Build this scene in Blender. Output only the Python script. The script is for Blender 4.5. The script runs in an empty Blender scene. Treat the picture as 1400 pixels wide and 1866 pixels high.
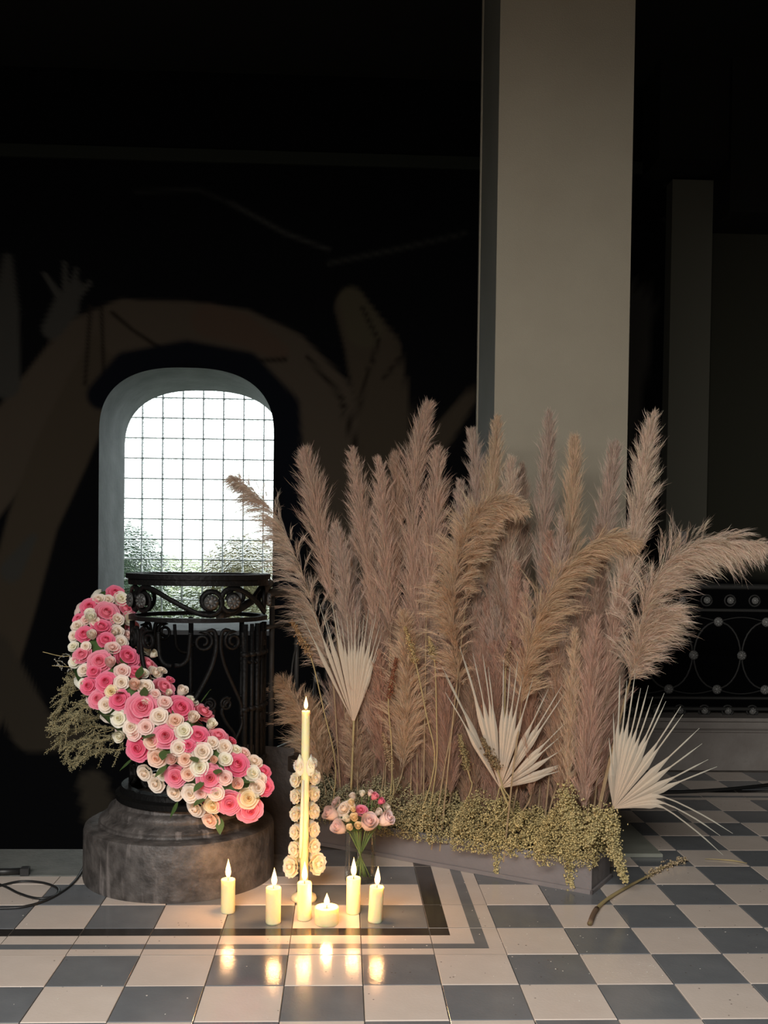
import bpy, math, random
import numpy as np
from mathutils import Vector, Matrix
C = bpy.context.scene.collection
sc = bpy.context.scene
PI = math.pi
random.seed(7)

# ------------------------------------------------------------------ camera
F, CX, CY = 1875.72, 700.0, 1060.53
YAW, PITCH, ROLL = 0.04041, -0.02604, 0.01282
CAM = Vector((-0.06447, -2.78555, 1.09193))
_f = Vector((math.sin(YAW)*math.cos(PITCH), math.cos(YAW)*math.cos(PITCH), math.sin(PITCH)))
_r = Vector((math.cos(YAW), -math.sin(YAW), 0)); _u = _r.cross(_f)
RT = _r*math.cos(ROLL) + _u*math.sin(ROLL); UP = -_r*math.sin(ROLL) + _u*math.cos(ROLL); FW = _f
cd = bpy.data.cameras.new('camera'); cam = bpy.data.objects.new('camera', cd); C.objects.link(cam)
cd.sensor_fit = 'HORIZONTAL'; cd.sensor_width = 36; cd.lens = F/1400*36
cd.shift_x = 0; cd.shift_y = (CY-933)/1400; cd.clip_start = .05; cd.clip_end = 200
m = Matrix.Identity(4)
for i in range(3):
    m[i][0] = RT[i]; m[i][1] = UP[i]; m[i][2] = -FW[i]; m[i][3] = CAM[i]
cam.matrix_world = m; sc.camera = cam

# ------------------------------------------------------------------ world, light, exposure
w = bpy.data.worlds.new('sky'); sc.world = w; w.use_nodes = True
bg = w.node_tree.nodes['Background']; bg.inputs[0].default_value = (.93, .97, 1, 1); bg.inputs[1].default_value = 4.5
sc.view_settings.view_transform = 'Standard'; sc.view_settings.look = 'None'
sc.view_settings.gamma = 1; sc.view_settings.use_curve_mapping = False; sc.view_settings.exposure = 0
ld = bpy.data.lights.new('daylight_opening', 'AREA'); lo = bpy.data.objects.new('daylight_opening', ld); C.objects.link(lo)
ld.shape = 'RECTANGLE'; ld.size = 2.2; ld.size_y = 1.2; ld.energy = 385; ld.color = (1, .955, .91)
lo.location = (-1.0, -3.7, 2.5)
lo.rotation_euler = (Vector((.1, -.6, 0))-Vector(lo.location)).to_track_quat('-Z', 'Y').to_euler()

# ------------------------------------------------------------------ helpers
def ray(px, py): return RT*((px-CX)/F) + UP*(-(py-CY)/F) + FW
def at_y(px, py, Y):
    d = ray(px, py); return CAM + d*((Y-CAM.y)/d.y)
def at_z(px, py, Z=0.0):
    d = ray(px, py); return CAM + d*((Z-CAM.z)/d.z)
def depth_scale(Y): return (Y-CAM.y)/F      # metres per pixel at that depth

def mat(name, col, rough=.6, noise=None, scale=20, bump=0, bscale=60, metal=0, spec=.5, sss=0, sssr=(1,.5,.3), sssc=.02, trans=0, attr=False, extra=None):
    m = bpy.data.materials.new(name); m.use_nodes = True
    nt = m.node_tree; N = nt.nodes; L = nt.links; b = N['Principled BSDF']
    b.inputs['Base Color'].default_value = (*col, 1); b.inputs['Roughness'].default_value = rough
    b.inputs['Metallic'].default_value = metal; b.inputs['Specular IOR Level'].default_value = spec
    if sss:
        b.inputs['Subsurface Weight'].default_value = sss; b.inputs['Subsurface Radius'].default_value = sssr
        b.inputs['Subsurface Scale'].default_value = sssc
    tc = N.new('ShaderNodeTexCoord')
    if noise:
        n = N.new('ShaderNodeTexNoise'); n.inputs['Scale'].default_value = scale; n.inputs['Detail'].default_value = 6
        L.new(tc.outputs['Object'], n.inputs['Vector'])
        r = N.new('ShaderNodeValToRGB'); r.color_ramp.elements[0].position = .3; r.color_ramp.elements[1].position = .7
        r.color_ramp.elements[0].color = (*col, 1); r.color_ramp.elements[1].color = (*noise, 1)
        L.new(n.outputs['Fac'], r.inputs['Fac']); L.new(r.outputs['Color'], b.inputs['Base Color'])
    if bump:
        n2 = N.new('ShaderNodeTexNoise'); n2.inputs['Scale'].default_value = bscale; n2.inputs['Detail'].default_value = 5
        L.new(tc.outputs['Object'], n2.inputs['Vector'])
        bp = N.new('ShaderNodeBump'); bp.inputs['Strength'].default_value = bump; bp.inputs['Distance'].default_value = .01
        L.new(n2.outputs['Fac'], bp.inputs['Height']); L.new(bp.outputs['Normal'], b.inputs['Normal'])
    if trans:
        t = N.new('ShaderNodeBsdfTranslucent'); t.inputs['Color'].default_value = (*col, 1)
        mx = N.new('ShaderNodeMixShader'); mx.inputs[0].default_value = trans
        if noise: L.new(r.outputs['Color'], t.inputs['Color'])
        L.new(b.outputs[0], mx.inputs[1]); L.new(t.outputs[0], mx.inputs[2]); L.new(mx.outputs[0], N['Material Output'].inputs[0])
    if extra: extra(nt, b, tc)
    return m

def attr_mat(name, rough=.6, trans=0, spec=.3, bump=0, bscale=40, sss=0):
    def ex(nt, b, tc):
        a = nt.nodes.new('ShaderNodeAttribute'); a.attribute_name = 'Col'
        nt.links.new(a.outputs['Color'], b.inputs['Base Color'])
        for n in nt.nodes:
            if n.type == 'BSDF_TRANSLUCENT': nt.links.new(a.outputs['Color'], n.inputs['Color'])
    return mat(name, (.5,.5,.5), rough, trans=trans, spec=spec, bump=bump, bscale=bscale, sss=sss, sssr=(.6,.3,.25), sssc=.01, extra=ex)

def mesh(name, V, Fc, smooth=False, col=None, mi=None):
    me = bpy.data.meshes.new(name)
    V = np.asarray(V, dtype=np.float32).reshape(-1, 3)
    if isinstance(Fc, np.ndarray):
        k = Fc.shape[1]; nf = len(Fc)
        me.vertices.add(len(V)); me.vertices.foreach_set('co', V.ravel())
        me.loops.add(nf*k); me.loops.foreach_set('vertex_index', Fc.astype(np.int32).ravel())
        me.polygons.add(nf); me.polygons.foreach_set('loop_start', np.arange(0, nf*k, k, dtype=np.int32))
        me.update(calc_edges=True)
    else:
        me.from_pydata(V.tolist(), [], Fc)
    if smooth: me.polygons.foreach_set('use_smooth', np.ones(len(me.polygons), dtype=bool))
    if mi is not None: me.polygons.foreach_set('material_index', np.asarray(mi, dtype=np.int32))
    if col is not None:
        a = me.color_attributes.new('Col', 'FLOAT_COLOR', 'POINT')
        c = np.ones((len(V), 4), dtype=np.float32); c[:, :3] = col; a.data.foreach_set('color', c.ravel())
    me.update(); return me

def link(name, me, mats=None, parent=None, loc=None, rot=None, scale=None):
    o = bpy.data.objects.new(name, me); C.objects.link(o)
    if mats is not None and me is not None and len(me.materials) == 0:
        for mm in (mats if isinstance(mats, (list, tuple)) else [mats]): me.materials.append(mm)
    if parent: o.parent = parent
    if loc is not None: o.location = loc
    if rot is not None: o.rotation_euler = rot
    if scale is not None: o.scale = (scale,)*3 if isinstance(scale, (int, float)) else scale
    return o
def tag(o, label=None, cat=None, group=None, kind=None):
    if label: o['label'] = label
    if cat: o['category'] = cat
    if group: o['group'] = group
    if kind: o['kind'] = kind
    return o
def thing(name, label, cat, loc=(0,0,0), rot=(0,0,0), group=None):
    o = link(name, None, loc=loc, rot=rot); return tag(o, label, cat, group)

class MB:
    def __init__(s): s.V = []; s.F = []; s.M = []
    def add(s, V, Fc, mi=0):
        n = len(s.V); s.V += [tuple(v) for v in V]; s.F += [tuple(i+n for i in f) for f in Fc]; s.M += [mi]*len(Fc); return s
    def box(s, a, b, mi=0, bev=0):
        x0, y0, z0 = a; x1, y1, z1 = b
        if bev:
            e = bev
            V = [(x0,y0,z0),(x1,y0,z0),(x1,y1,z0),(x0,y1,z0),(x0,y0,z1-e),(x1,y0,z1-e),(x1,y1,z1-e),(x0,y1,z1-e),(x0+e,y0+e,z1),(x1-e,y0+e,z1),(x1-e,y1-e,z1),(x0+e,y1-e,z1)]
            Fc = [(0,3,2,1),(0,1,5,4),(1,2,6,5),(2,3,7,6),(3,0,4,7),(4,5,9,8),(5,6,10,9),(6,7,11,10),(7,4,8,11),(8,9,10,11)]
        else:
            V = [(x0,y0,z0),(x1,y0,z0),(x1,y1,z0),(x0,y1,z0),(x0,y0,z1),(x1,y0,z1),(x1,y1,z1),(x0,y1,z1)]
            Fc = [(0,3,2,1),(0,1,5,4),(1,2,6,5),(2,3,7,6),(3,0,4,7),(4,5,6,7)]
        return s.add(V, Fc, mi)
    def lathe(s, prof, n=48, c=(0,0,0), mi=0, cap=True):
        V = []; Fc = []
        for r, z in prof:
            for i in range(n):
                a = 2*PI*i/n; V.append((c[0]+r*math.cos(a), c[1]+r*math.sin(a), c[2]+z))
        for j in range(len(prof)-1):
            for i in range(n):
                k = (i+1) % n; Fc.append((j*n+i, j*n+k, (j+1)*n+k, (j+1)*n+i))
        if cap:
            Fc.append(tuple(range(n-1, -1, -1))); Fc.append(tuple((len(prof)-1)*n+i for i in range(n)))
        return s.add(V, Fc, mi)
    def tube(s, P, r, n=8, mi=0, flat=1.0, closed=False, cap=True):
        P = [Vector(p) for p in P]; k = len(P)
        if k < 2: return s
        V = []; Fc = []; ref = None
        for i in range(k):
            if closed: t = P[(i+1) % k]-P[i-1]
            else: t = P[min(i+1, k-1)]-P[max(i-1, 0)]
            t = t.normalized() if t.length > 1e-9 else Vector((0,0,1))
            if ref is None: ref = Vector((0,0,1)) if abs(t.z) < .9 else Vector((0,1,0))
            a = (ref - t*ref.dot(t)).normalized(); b = t.cross(a); ref = a
            rr = r[i] if isinstance(r, (list, tuple)) else r
            for j in range(n):
                q = 2*PI*j/n; V.append(P[i]+a*(rr*math.cos(q))+b*(rr*flat*math.sin(q)))
        for i in range(k if closed else k-1):
            ii = (i+1) % k
            for j in range(n):
                jj = (j+1) % n; Fc.append((i*n+j, i*n+jj, ii*n+jj, ii*n+j))
        if cap and not closed:
            Fc.append(tuple(range(n-1, -1, -1))); Fc.append(tuple((k-1)*n+j for j in range(n)))
        return s.add(V, Fc, mi)
    def build(s, name, mats, parent=None, smooth=False, **kw):
        me = mesh(name, s.V, s.F, smooth=smooth, mi=s.M)
        return link(name, me, mats, parent, **kw)

def catmull(P, n=8):
    P = [Vector(p) for p in P]; out = []
    Q = [P[0]*2-P[1]] + P + [P[-1]*2-P[-2]]
    for i in range(1, len(Q)-2):
        for j in range(n):
            t = j/n; a, b, c, d = Q[i-1], Q[i], Q[i+1], Q[i+2]
            out.append(.5*((2*b)+(c-a)*t+(2*a-5*b+4*c-d)*t*t+(3*b-a-3*c+d)*t**3))
    out.append(P[-1]); return out
def shade_auto(o):
    me = o.data; me.polygons.foreach_set('use_smooth', np.ones(len(me.polygons), dtype=bool))
    mod = o.modifiers.new('es', 'EDGE_SPLIT'); mod.split_angle = math.radians(40)

# ------------------------------------------------------------------ materials
def tile_extra(nt, b, tc):
    N = nt.nodes; L = nt.links
    base = b.inputs['Base Color'].links[0].from_socket
    geo = N.new('ShaderNodeNewGeometry')
    v = N.new('ShaderNodeTexVoronoi'); v.inputs['Scale'].default_value = 38; L.new(geo.outputs['Position'], v.inputs['Vector'])
    n = N.new('ShaderNodeTexNoise'); n.inputs['Scale'].default_value = 3.1; n.inputs['Detail'].default_value = 3; L.new(geo.outputs['Position'], n.inputs['Vector'])
    lt = N.new('ShaderNodeMath'); lt.operation = 'LESS_THAN'; lt.inputs[1].default_value = .10; L.new(v.outputs['Distance'], lt.inputs[0])
    gt = N.new('ShaderNodeMath'); gt.operation = 'GREATER_THAN'; gt.inputs[1].default_value = .56; L.new(n.outputs['Fac'], gt.inputs[0])
    mu = N.new('ShaderNodeMath'); mu.operation = 'MULTIPLY'; L.new(lt.outputs[0], mu.inputs[0]); L.new(gt.outputs[0], mu.inputs[1])
    mu2 = N.new('ShaderNodeMath'); mu2.operation = 'MULTIPLY'; mu2.inputs[1].default_value = .75; L.new(mu.outputs[0], mu2.inputs[0])
    mx = N.new('ShaderNodeMixRGB'); mx.inputs[2].default_value = (.09, .07, .06, 1)
    L.new(mu2.outputs[0], mx.inputs[0]); L.new(base, mx.inputs[1]); L.new(mx.outputs[0], b.inputs['Base Color'])
    n3 = N.new('ShaderNodeTexNoise'); n3.inputs['Scale'].default_value = 9; L.new(geo.outputs['Position'], n3.inputs['Vector'])
    mr = N.new('ShaderNodeMapRange'); mr.inputs[3].default_value = .09; mr.inputs[4].default_value = .20
    L.new(n3.outputs['Fac'], mr.inputs[0]); L.new(mr.outputs[0], b.inputs['Roughness'])
M = {}
M['cream'] = mat('tile_cream', (.60,.52,.45), .25, noise=(.68,.60,.53), scale=6, bump=.05, bscale=120, extra=tile_extra)
M['grey'] = mat('tile_grey', (.135,.145,.155), .25, noise=(.18,.19,.20), scale=7, bump=.05, bscale=120, extra=tile_extra)
M['black'] = mat('tile_black', (.020,.019,.019), .28, noise=(.035,.032,.03), scale=8, extra=tile_extra)
M['grout'] = mat('grout', (.09,.08,.07), .9, noise=(.16,.14,.12), scale=30)
M['slate'] = mat('threshold_stone', (.10,.105,.095), .6, noise=(.16,.165,.15), scale=14, bump=.3)
def ped_extra(nt, b, tc):
    N = nt.nodes; L = nt.links; base = b.inputs['Base Color'].links[0].from_socket
    mp = N.new('ShaderNodeMapping'); mp.inputs['Scale'].default_value = (26, 26, 2.5); L.new(tc.outputs['Object'], mp.inputs[0])
    n = N.new('ShaderNodeTexNoise'); n.inputs['Scale'].default_value = 1; n.inputs['Detail'].default_value = 4; L.new(mp.outputs[0], n.inputs['Vector'])
    r = N.new('ShaderNodeValToRGB'); r.color_ramp.elements[0].position = .60; r.color_ramp.elements[1].position = .72
    L.new(n.outputs['Fac'], r.inputs[0])
    mx = N.new('ShaderNodeMixRGB'); mx.inputs[2].default_value = (.17,.15,.14,1); L.new(r.outputs[0], mx.inputs[0]); L.new(base, mx.inputs[1])
    L.new(mx.outputs[0], b.inputs['Base Color'])
M['stone'] = mat('dark_stone', (.030,.026,.024), .55, noise=(.105,.094,.087), scale=22, bump=.5, bscale=50, extra=ped_extra)
M['stone3'] = mat('shaded_stone', (.030,.027,.026), .6, noise=(.05,.045,.042), scale=6, bump=.4, bscale=40)  # curb stone near the newel, with its shade put into the colour
M['stone2'] = mat('curb_stone', (.24,.215,.195), .7, noise=(.31,.285,.26), scale=7, bump=.4, bscale=40)
M['iron'] = mat('black_iron', (.005,.005,.005), .5, metal=.0, spec=.12, bump=.3, bscale=90)
M['ironpale'] = mat('rosette_metal', (.24,.24,.23), .5, metal=.3)
M['ironfar'] = mat('lighter_iron', (.045,.045,.043), .5, spec=.3)  # lighter tone of the iron, used for the long railing
M['irondim'] = mat('rosette_dim', (.06,.06,.058), .5, metal=.3)
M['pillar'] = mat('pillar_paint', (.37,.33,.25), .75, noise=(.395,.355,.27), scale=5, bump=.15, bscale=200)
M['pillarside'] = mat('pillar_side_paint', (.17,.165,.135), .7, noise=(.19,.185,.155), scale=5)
M['slab'] = mat('green_slab', (.22,.235,.20), .35, noise=(.27,.28,.24), scale=9)
M['dark'] = mat('dark_plaster', (.012,.012,.011), .9, noise=(.016,.016,.014), scale=3)
M['olive'] = mat('olive_plaster', (.065,.062,.045), .9, noise=(.075,.072,.053), scale=3)
M['reveal'] = mat('reveal_plaster', (.12,.125,.13), .9, noise=(.19,.195,.20), scale=4, bump=.4, bscale=20)
M['mortar'] = mat('mortar', (.55,.57,.57), .9, trans=.6)
M['wax'] = mat('wax', (.90,.74,.40), .4, noise=(.92,.78,.46), scale=8, sss=.9, sssr=(1,.6,.2), sssc=.035)
M['waxf'] = mat('flower_wax', (.94,.82,.58), .45, noise=(.95,.88,.70), scale=10, sss=.8, sssr=(1,.6,.3), sssc=.02, trans=.25)
M['wick'] = mat('wick', (.02,.015,.01), .9)
M['planter'] = mat('planter_wood', (.15,.135,.135), .6, noise=(.20,.185,.185), scale=1, bump=.3, bscale=30)
M['soil'] = mat('floral_foam', (.03,.035,.02), .9)
M['cable'] = mat('black_rubber', (.012,.012,.012), .45)
M['green'] = mat('rose_green', (.05,.11,.03), .5, noise=(.09,.16,.05), scale=20, trans=.2)
M['stemg'] = mat('stem_green', (.16,.22,.07), .5, noise=(.10,.17,.05), scale=20)
M['stalk'] = mat('plume_stalk', (.26,.18,.10), .7, noise=(.34,.25,.14), scale=30)
M['straw'] = mat('straw', (.42,.32,.15), .6, noise=(.34,.28,.13), scale=30)
M['rose'] = attr_mat('petal', .55, trans=.38, spec=.2)
M['plume'] = attr_mat('pampas_hair', .75, trans=.35, spec=.15)
M['moss'] = attr_mat('dried_filler', .8, trans=.15, spec=.1)
M['palm'] = attr_mat('dried_palm', .6, trans=.15, spec=.3)
M['mural'] = attr_mat('mural_paint', .85, spec=.1, bump=.3, bscale=12)
M['seed'] = attr_mat('seed_head', .7, spec=.2)
M['flake'] = mat('pale_flake', (.75,.72,.66), .7)
M['white'] = mat('white_plastic', (.5,.5,.47), .5)

def glass_mat(name, water=False):
    m = bpy.data.materials.new(name); m.use_nodes = True; nt = m.node_tree; N = nt.nodes; L = nt.links
    N.remove(N['Principled BSDF'])
    t = N.new('ShaderNodeBsdfTransparent'); t.inputs[0].default_value = (.95,.97,.96,1) if not water else (.93,.95,.92,1)
    g = N.new('ShaderNodeBsdfGlossy'); g.inputs['Roughness'].default_value = .03
    fr = N.new('ShaderNodeFresnel'); fr.inputs[0].default_value = 1.45
    mx = N.new('ShaderNodeMixShader'); fm = N.new('ShaderNodeMath'); fm.operation = 'MULTIPLY'; fm.inputs[1].default_value = .45; L.new(fr.outputs[0], fm.inputs[0]); L.new(fm.outputs[0], mx.inputs[0]); L.new(t.outputs[0], mx.inputs[1]); L.new(g.outputs[0], mx.inputs[2])
    L.new(mx.outputs[0], N['Material Output'].inputs[0]); return m
M['vase'] = glass_mat('vase_glass'); M['water'] = glass_mat('vase_water', True)
def block_mat():
    m = bpy.data.materials.new('wavy_glass'); m.use_nodes = True; nt = m.node_tree; N = nt.nodes; L = nt.links
    N.remove(N['Principled BSDF'])
    tc = N.new('ShaderNodeTexCoord')
    wv = N.new('ShaderNodeTexWave'); wv.wave_type = 'RINGS'; wv.inputs['Scale'].default_value = 14; wv.inputs['Distortion'].default_value = 9; wv.inputs['Detail'].default_value = 2; wv.inputs['Detail Scale'].default_value = 2.5
    L.new(tc.outputs['Object'], wv.inputs['Vector'])
    bp = N.new('ShaderNodeBump'); bp.inputs['Strength'].default_value = 1; bp.inputs['Distance'].default_value = .012; L.new(wv.outputs['Fac'], bp.inputs['Height'])
    rf = N.new('ShaderNodeBsdfRefraction'); rf.inputs['IOR'].default_value = 1.18; rf.inputs['Roughness'].default_value = .02; rf.inputs['Color'].default_value = (.9,.96,.94,1); L.new(bp.outputs[0], rf.inputs['Normal'])
    t = N.new('ShaderNodeBsdfTransparent')
    r = N.new('ShaderNodeValToRGB'); r.color_ramp.elements[0].color = (.22,.27,.24,1); r.color_ramp.elements[1].color = (.95,.99,.97,1); r.color_ramp.elements[0].position = .15; r.color_ramp.elements[1].position = .75
    L.new(wv.outputs['Fac'], r.inputs[0]); L.new(r.outputs[0], t.inputs[0])
    mx = N.new('ShaderNodeMixShader'); mx.inputs[0].default_value = .35; L.new(t.outputs[0], mx.inputs[1]); L.new(rf.outputs[0], mx.inputs[2])
    L.new(mx.outputs[0], N['Material Output'].inputs[0]); return m
M['block'] = block_mat()
def flame_mat():
    m = bpy.data.materials.new('flame'); m.use_nodes = True; nt = m.node_tree; N = nt.nodes; L = nt.links
    N.remove(N['Principled BSDF']); e = N.new('ShaderNodeEmission'); e.inputs['Strength'].default_value = 6.5
    tc = N.new('ShaderNodeTexCoord'); sp = N.new('ShaderNodeSeparateXYZ'); L.new(tc.outputs['Generated'], sp.inputs[0])
    r = N.new('ShaderNodeValToRGB'); r.color_ramp.elements[0].color = (1,.34,.08,1); r.color_ramp.elements[1].color = (1,.50,.17,1)
    k = r.color_ramp.elements.new(.35); k.color = (1,.64,.27,1)
    L.new(sp.outputs['Z'], r.inputs[0]); L.new(r.outputs[0], e.inputs[0]); L.new(e.outputs[0], N['Material Output'].inputs[0]); return m
M['flame'] = flame_mat()

# ------------------------------------------------------------------ floor
T = .2
floor = tag(MB().box((-4.2,-6,-.25),(4.2,.69,-.006)).box((-.72,.69,-.25),(4.2,1.02,-.006)).box((-.3,1.02,-.25),(4.2,1.5,-.006)).box((0,1.5,-.25),(4.2,1.95,-.006)).box((.25,1.95,-.25),(4.2,2.75,-.006)).build('floor', M['grout']), kind='structure', label='chequered floor of cream and grey cement tiles')
e = .0012
def tile_mesh(key):
    mb = MB(); mm = []
    a, b = e, T-e
    if key in ('cream', 'grey'): mb.box((a,a,-.01),(b,b,0), 0, bev=.0012); mats = [M[key]]
    else:
        mats = [M['cream'], M['grey'], M['black']]
        mb.box((a,a,-.01),(b,b,-.0012), 0)
        def q(x0,y0,x1,y1,mi): mb.add([(x0,y0,0),(x1,y0,0),(x1,y1,0),(x0,y1,0)], [(0,1,2,3)], mi)
        cut = [a, .29*T, .605*T, .785*T, b]; ms = [2, 0, 1, 0]
        if key == 'row':
            for i in range(4): q(a, T-cut[i+1], b, T-cut[i], ms[i])
        elif key == 'col':
            for i in range(4): q(cut[i], a, cut[i+1], b, ms[i])
        else:
            for i in range(4):
                q(cut[i], T-cut[i+1], cut[i+1], b, ms[i])
                if i: q(a, T-cut[i+1], cut[i], T-cut[i], ms[i])
    me = mesh('tile', mb.V, mb.F, mi=mb.M)
    for x in mats: me.materials.append(x)
    return me
TM = {k: tile_mesh(k) for k in ('cream','grey','row','col','corner')}
rt = random.Random(3)
def put_tile(c, r):
    x0 = c*T; y0 = -(r+1)*T
    if r == -1 and c < 1: k = 'row'
    elif r == -10 and c > 1: k = 'row'
    elif c == 1 and r < -1: k = 'col'
    elif c == 1 and r == -1: k = 'corner'
    else: k = 'cream' if (c+r) % 2 else 'grey'
    link('tile', TM[k], None, floor, loc=(x0, y0, rt.uniform(-.0007, .0004)))
for r in range(-12, 4):
    y0 = -(r+1)*T
    for c in range(-7, 12):
        x0 = c*T
        if r == -13: continue
        if y0 > .35 and c < -7: continue
        if y0 >= .59 and x0 < -.25: continue
        if y0 >= .99 and x0 < -.05: continue
        if y0 >= 1.39 and x0 < .15: continue
        if y0 >= 1.79 and x0 < .35: continue
        if r >= 2 and (c < -6 or c > 8): continue
        if r == -12 and c > 13: continue
        put_tile(c, r)
for c in range(-20, -7): put_tile(c, -1)
# far continuation of the chequer past the limit of single tiles
mb = MB()
for r in range(-12, 16):
    for c in range(-20, 20):
        x0 = c*T; y0 = -(r+1)*T
        seen = (-7 <= c < 12 and r < 4)and not (r >= 2 and (c < -6 or c > 8))
        if seen or (r == -1 and c < -7) or (y0 >= .59 and x0 < 1) : continue
        mb.box((x0+e,y0+e,-.01),(x0+T-e,y0+T-e,0), 0 if (c+r) % 2 else 1)
tag(mb.build('outer_tile', [M['cream'], M['grey']], floor), kind='stuff')
# half row of cream tile and threshold stone at the stair void on the left
mb = MB()
for c in range(-8, -1):
    mb.box((c*T+e, .6+e, -.01), (c*T+T-e, .684, 0), 0, bev=.001)
mb.build('edge_tile', M['cream'], floor)
tag(MB().box((-4.2,.686,-.25),(-.74,1.0,.002), bev=.004).build('trim_1', M['slate']), kind='structure', label='dark grey threshold stone at the edge of the stairwell')

# ------------------------------------------------------------------ room shell
YB = 5.2; YG = 6.1
pL = at_y(180, 900, YB).x; pR = at_y(498, 900, YB).x; ztop = at_y(345, 670, YB).z; zbot = at_y(345, 1148, YB).z
gL = at_y(227, 900, YG).x; gR = pR+.02; gtop = at_y(365, 712, YG).z; gbot = at_y(345, 1129, YG).z
def arch(xl, xr, zb, zt, n=96, hh=.52):
    a = (xr-xl)/2; cx = (xl+xr)/2; zs = zt-hh; P = []
    nb = n//8
    for i in range(nb): P.append((xl+(xr-xl)*i/nb, zb))
    ns = n//4
    for i in range(ns): P.append((xr, zb+(zs-zb)*i/ns))
    na = n-nb-2*ns
    for i in range(na):
        t = PI*i/na; c_, s_ = math.cos(t), math.sin(t)
        P.append((cx+a*math.copysign(abs(c_)**.78, c_), zs+hh*abs(s_)**.78))
    for i in range(ns): P.append((xl, zs-(zs-zb)*i/ns))
    return P
NA = 384
A0 = arch(pL, pR, zbot, ztop, NA); A1 = arch(gL, gR, gbot, gtop, NA)
X0, X1, Z0, Z1 = -4.2, 4.4, -2.4, 4.75
ccx, ccz = (pL+pR)/2, (zbot+ztop)/2
def seg_d(P, A, B):
    d = B-A; t = np.clip(((P-A)@d)/(d@d), 0, 1); return np.linalg.norm(P-(A+t[:, None]*d), axis=1), t
nr = 90; V = []
for j in range(nr+1):
    s_ = (j/nr)**1.25
    for (x, z) in A0:
        dx, dz = x-ccx, z-ccz
        k = min((X1-ccx)/dx if dx > 1e-6 else ((X0-ccx)/dx if dx < -1e-6 else 1e9), (Z1-ccz)/dz if dz > 1e-6 else ((Z0-ccz)/dz if dz < -1e-6 else 1e9))
        V.append((x+(ccx+dx*k-x)*s_, YB, z+(ccz+dz*k-z)*s_))
V = np.array(V)
idx = np.arange((nr+1)*NA).reshape(nr+1, NA); nx = np.roll(idx, -1, axis=1)
Fq = np.stack([idx[:-1], nx[:-1], nx[1:], idx[1:]], -1).reshape(-1, 4)
# painted wall: broad arched brown bands on a black ground, a plain generic mural
P2 = V[:, [0, 2]]
def pt(px, py): q = at_y(px, py, YB); return np.array([q.x, q.z])
colr = np.tile(np.array([.007,.0075,.009]), (len(P2), 1))
def stroke(pts, tint, soft=.05):
    global colr
    best = np.full(len(P2), 9.)
    pts = [(pt(x, y), r*depth_scale(YB)) for x, y, r in pts]
    for (a, ra), (b, rb) in zip(pts[:-1], pts[1:]):
        d, t = seg_d(P2, a, b); best = np.minimum(best, d-(ra+(rb-ra)*t))
    k = np.clip(.5-best/soft, 0, 1); k = k*k*(3-2*k)
    colr = colr*(1-k[:, None])+np.array(tint)*k[:, None]
br, br2, gy = (.125,.098,.070), (.105,.082,.056), (.090,.086,.074)
stroke([(-420,1250,60),(-200,1050,80),(-60,900,70),(30,800,60),(90,700,45),(150,620,42),(230,595,48)], br)
stroke([(-60,1400,30),(-20,1250,40),(20,1100,45),(60,950,45),(110,830,50),(170,700,45),(215,620,40)], br2)
stroke([(230,600,52),(340,600,50),(440,610,46),(520,650,48),(590,730,55),(620,860,60),(640,1000,60)], br)
stroke([(380,585,30),(440,600,28),(510,640,16)], (.135,.090,.062))
stroke([(640,560,30),(680,640,50),(700,760,50),(690,900,48)], br2)
stroke([(640,545,22),(665,600,34)], (.118,.100,.062))
stroke([(95,600,18),(120,560,24),(140,520,10)], gy)
for x_, y_ in ((82,500),(118,480),(140,492),(164,515)): stroke([(122,560,9),(x_, y_, 4)], gy, .03)
stroke([(10,700,26),(10,560,24),(14,470,8)], gy)
stroke([(860,720,12),(800,800,22),(700,805,10)], br2)
stroke([(-20,1190,40),(60,1330,40),(150,1350,18)], (.08,.066,.048))
stroke([(170,1430,26),(185,1500,28)], (.08,.068,.05))
stroke([(20,1040,20),(60,980,7)], gy)
stroke([(1150,560,45),(1150,640,35),(1140,800,18)], (.08,.075,.065))
for s1 in ([(165,560,3),(155,700,3)],[(185,560,3),(190,700,3)],[(205,570,4),(240,600,3),(300,640,4),(420,660,3),(520,655,4)],[(660,560,3),(690,620,3),(665,700,3),(650,760,3)],[(560,650,3),(620,720,4),(650,820,5)],[(700,690,3),(730,650,3)]):
    stroke(s1, (.035,.026,.018), .04)
stroke([(420,370,3),(520,425,3),(600,455,2)], (.08,.08,.07), .05)
stroke([(250,350,2),(360,345,3),(430,375,3)], (.04,.04,.035), .05)
stroke([(600,480,3),(720,455,3),(850,425,2)], (.06,.06,.05), .05)
stroke([(185,720,26),(230,665,24),(340,640,20),(450,665,24),(520,740,26),(535,900,22),(525,1100,16)], (.008,.010,.016), .06)
ol = np.array([.075,.075,.055]); kk = (P2[:, 0] > at_y(1219, 900, YB).x) & (P2[:, 1] > at_y(1340, 1048, YB).z)
colr[kk] = ol
tag(link('wall_back', mesh('wall_back', V, Fq, col=colr), M['mural']), kind='structure', label='black wall painted with dim brown arched forms')
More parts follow.
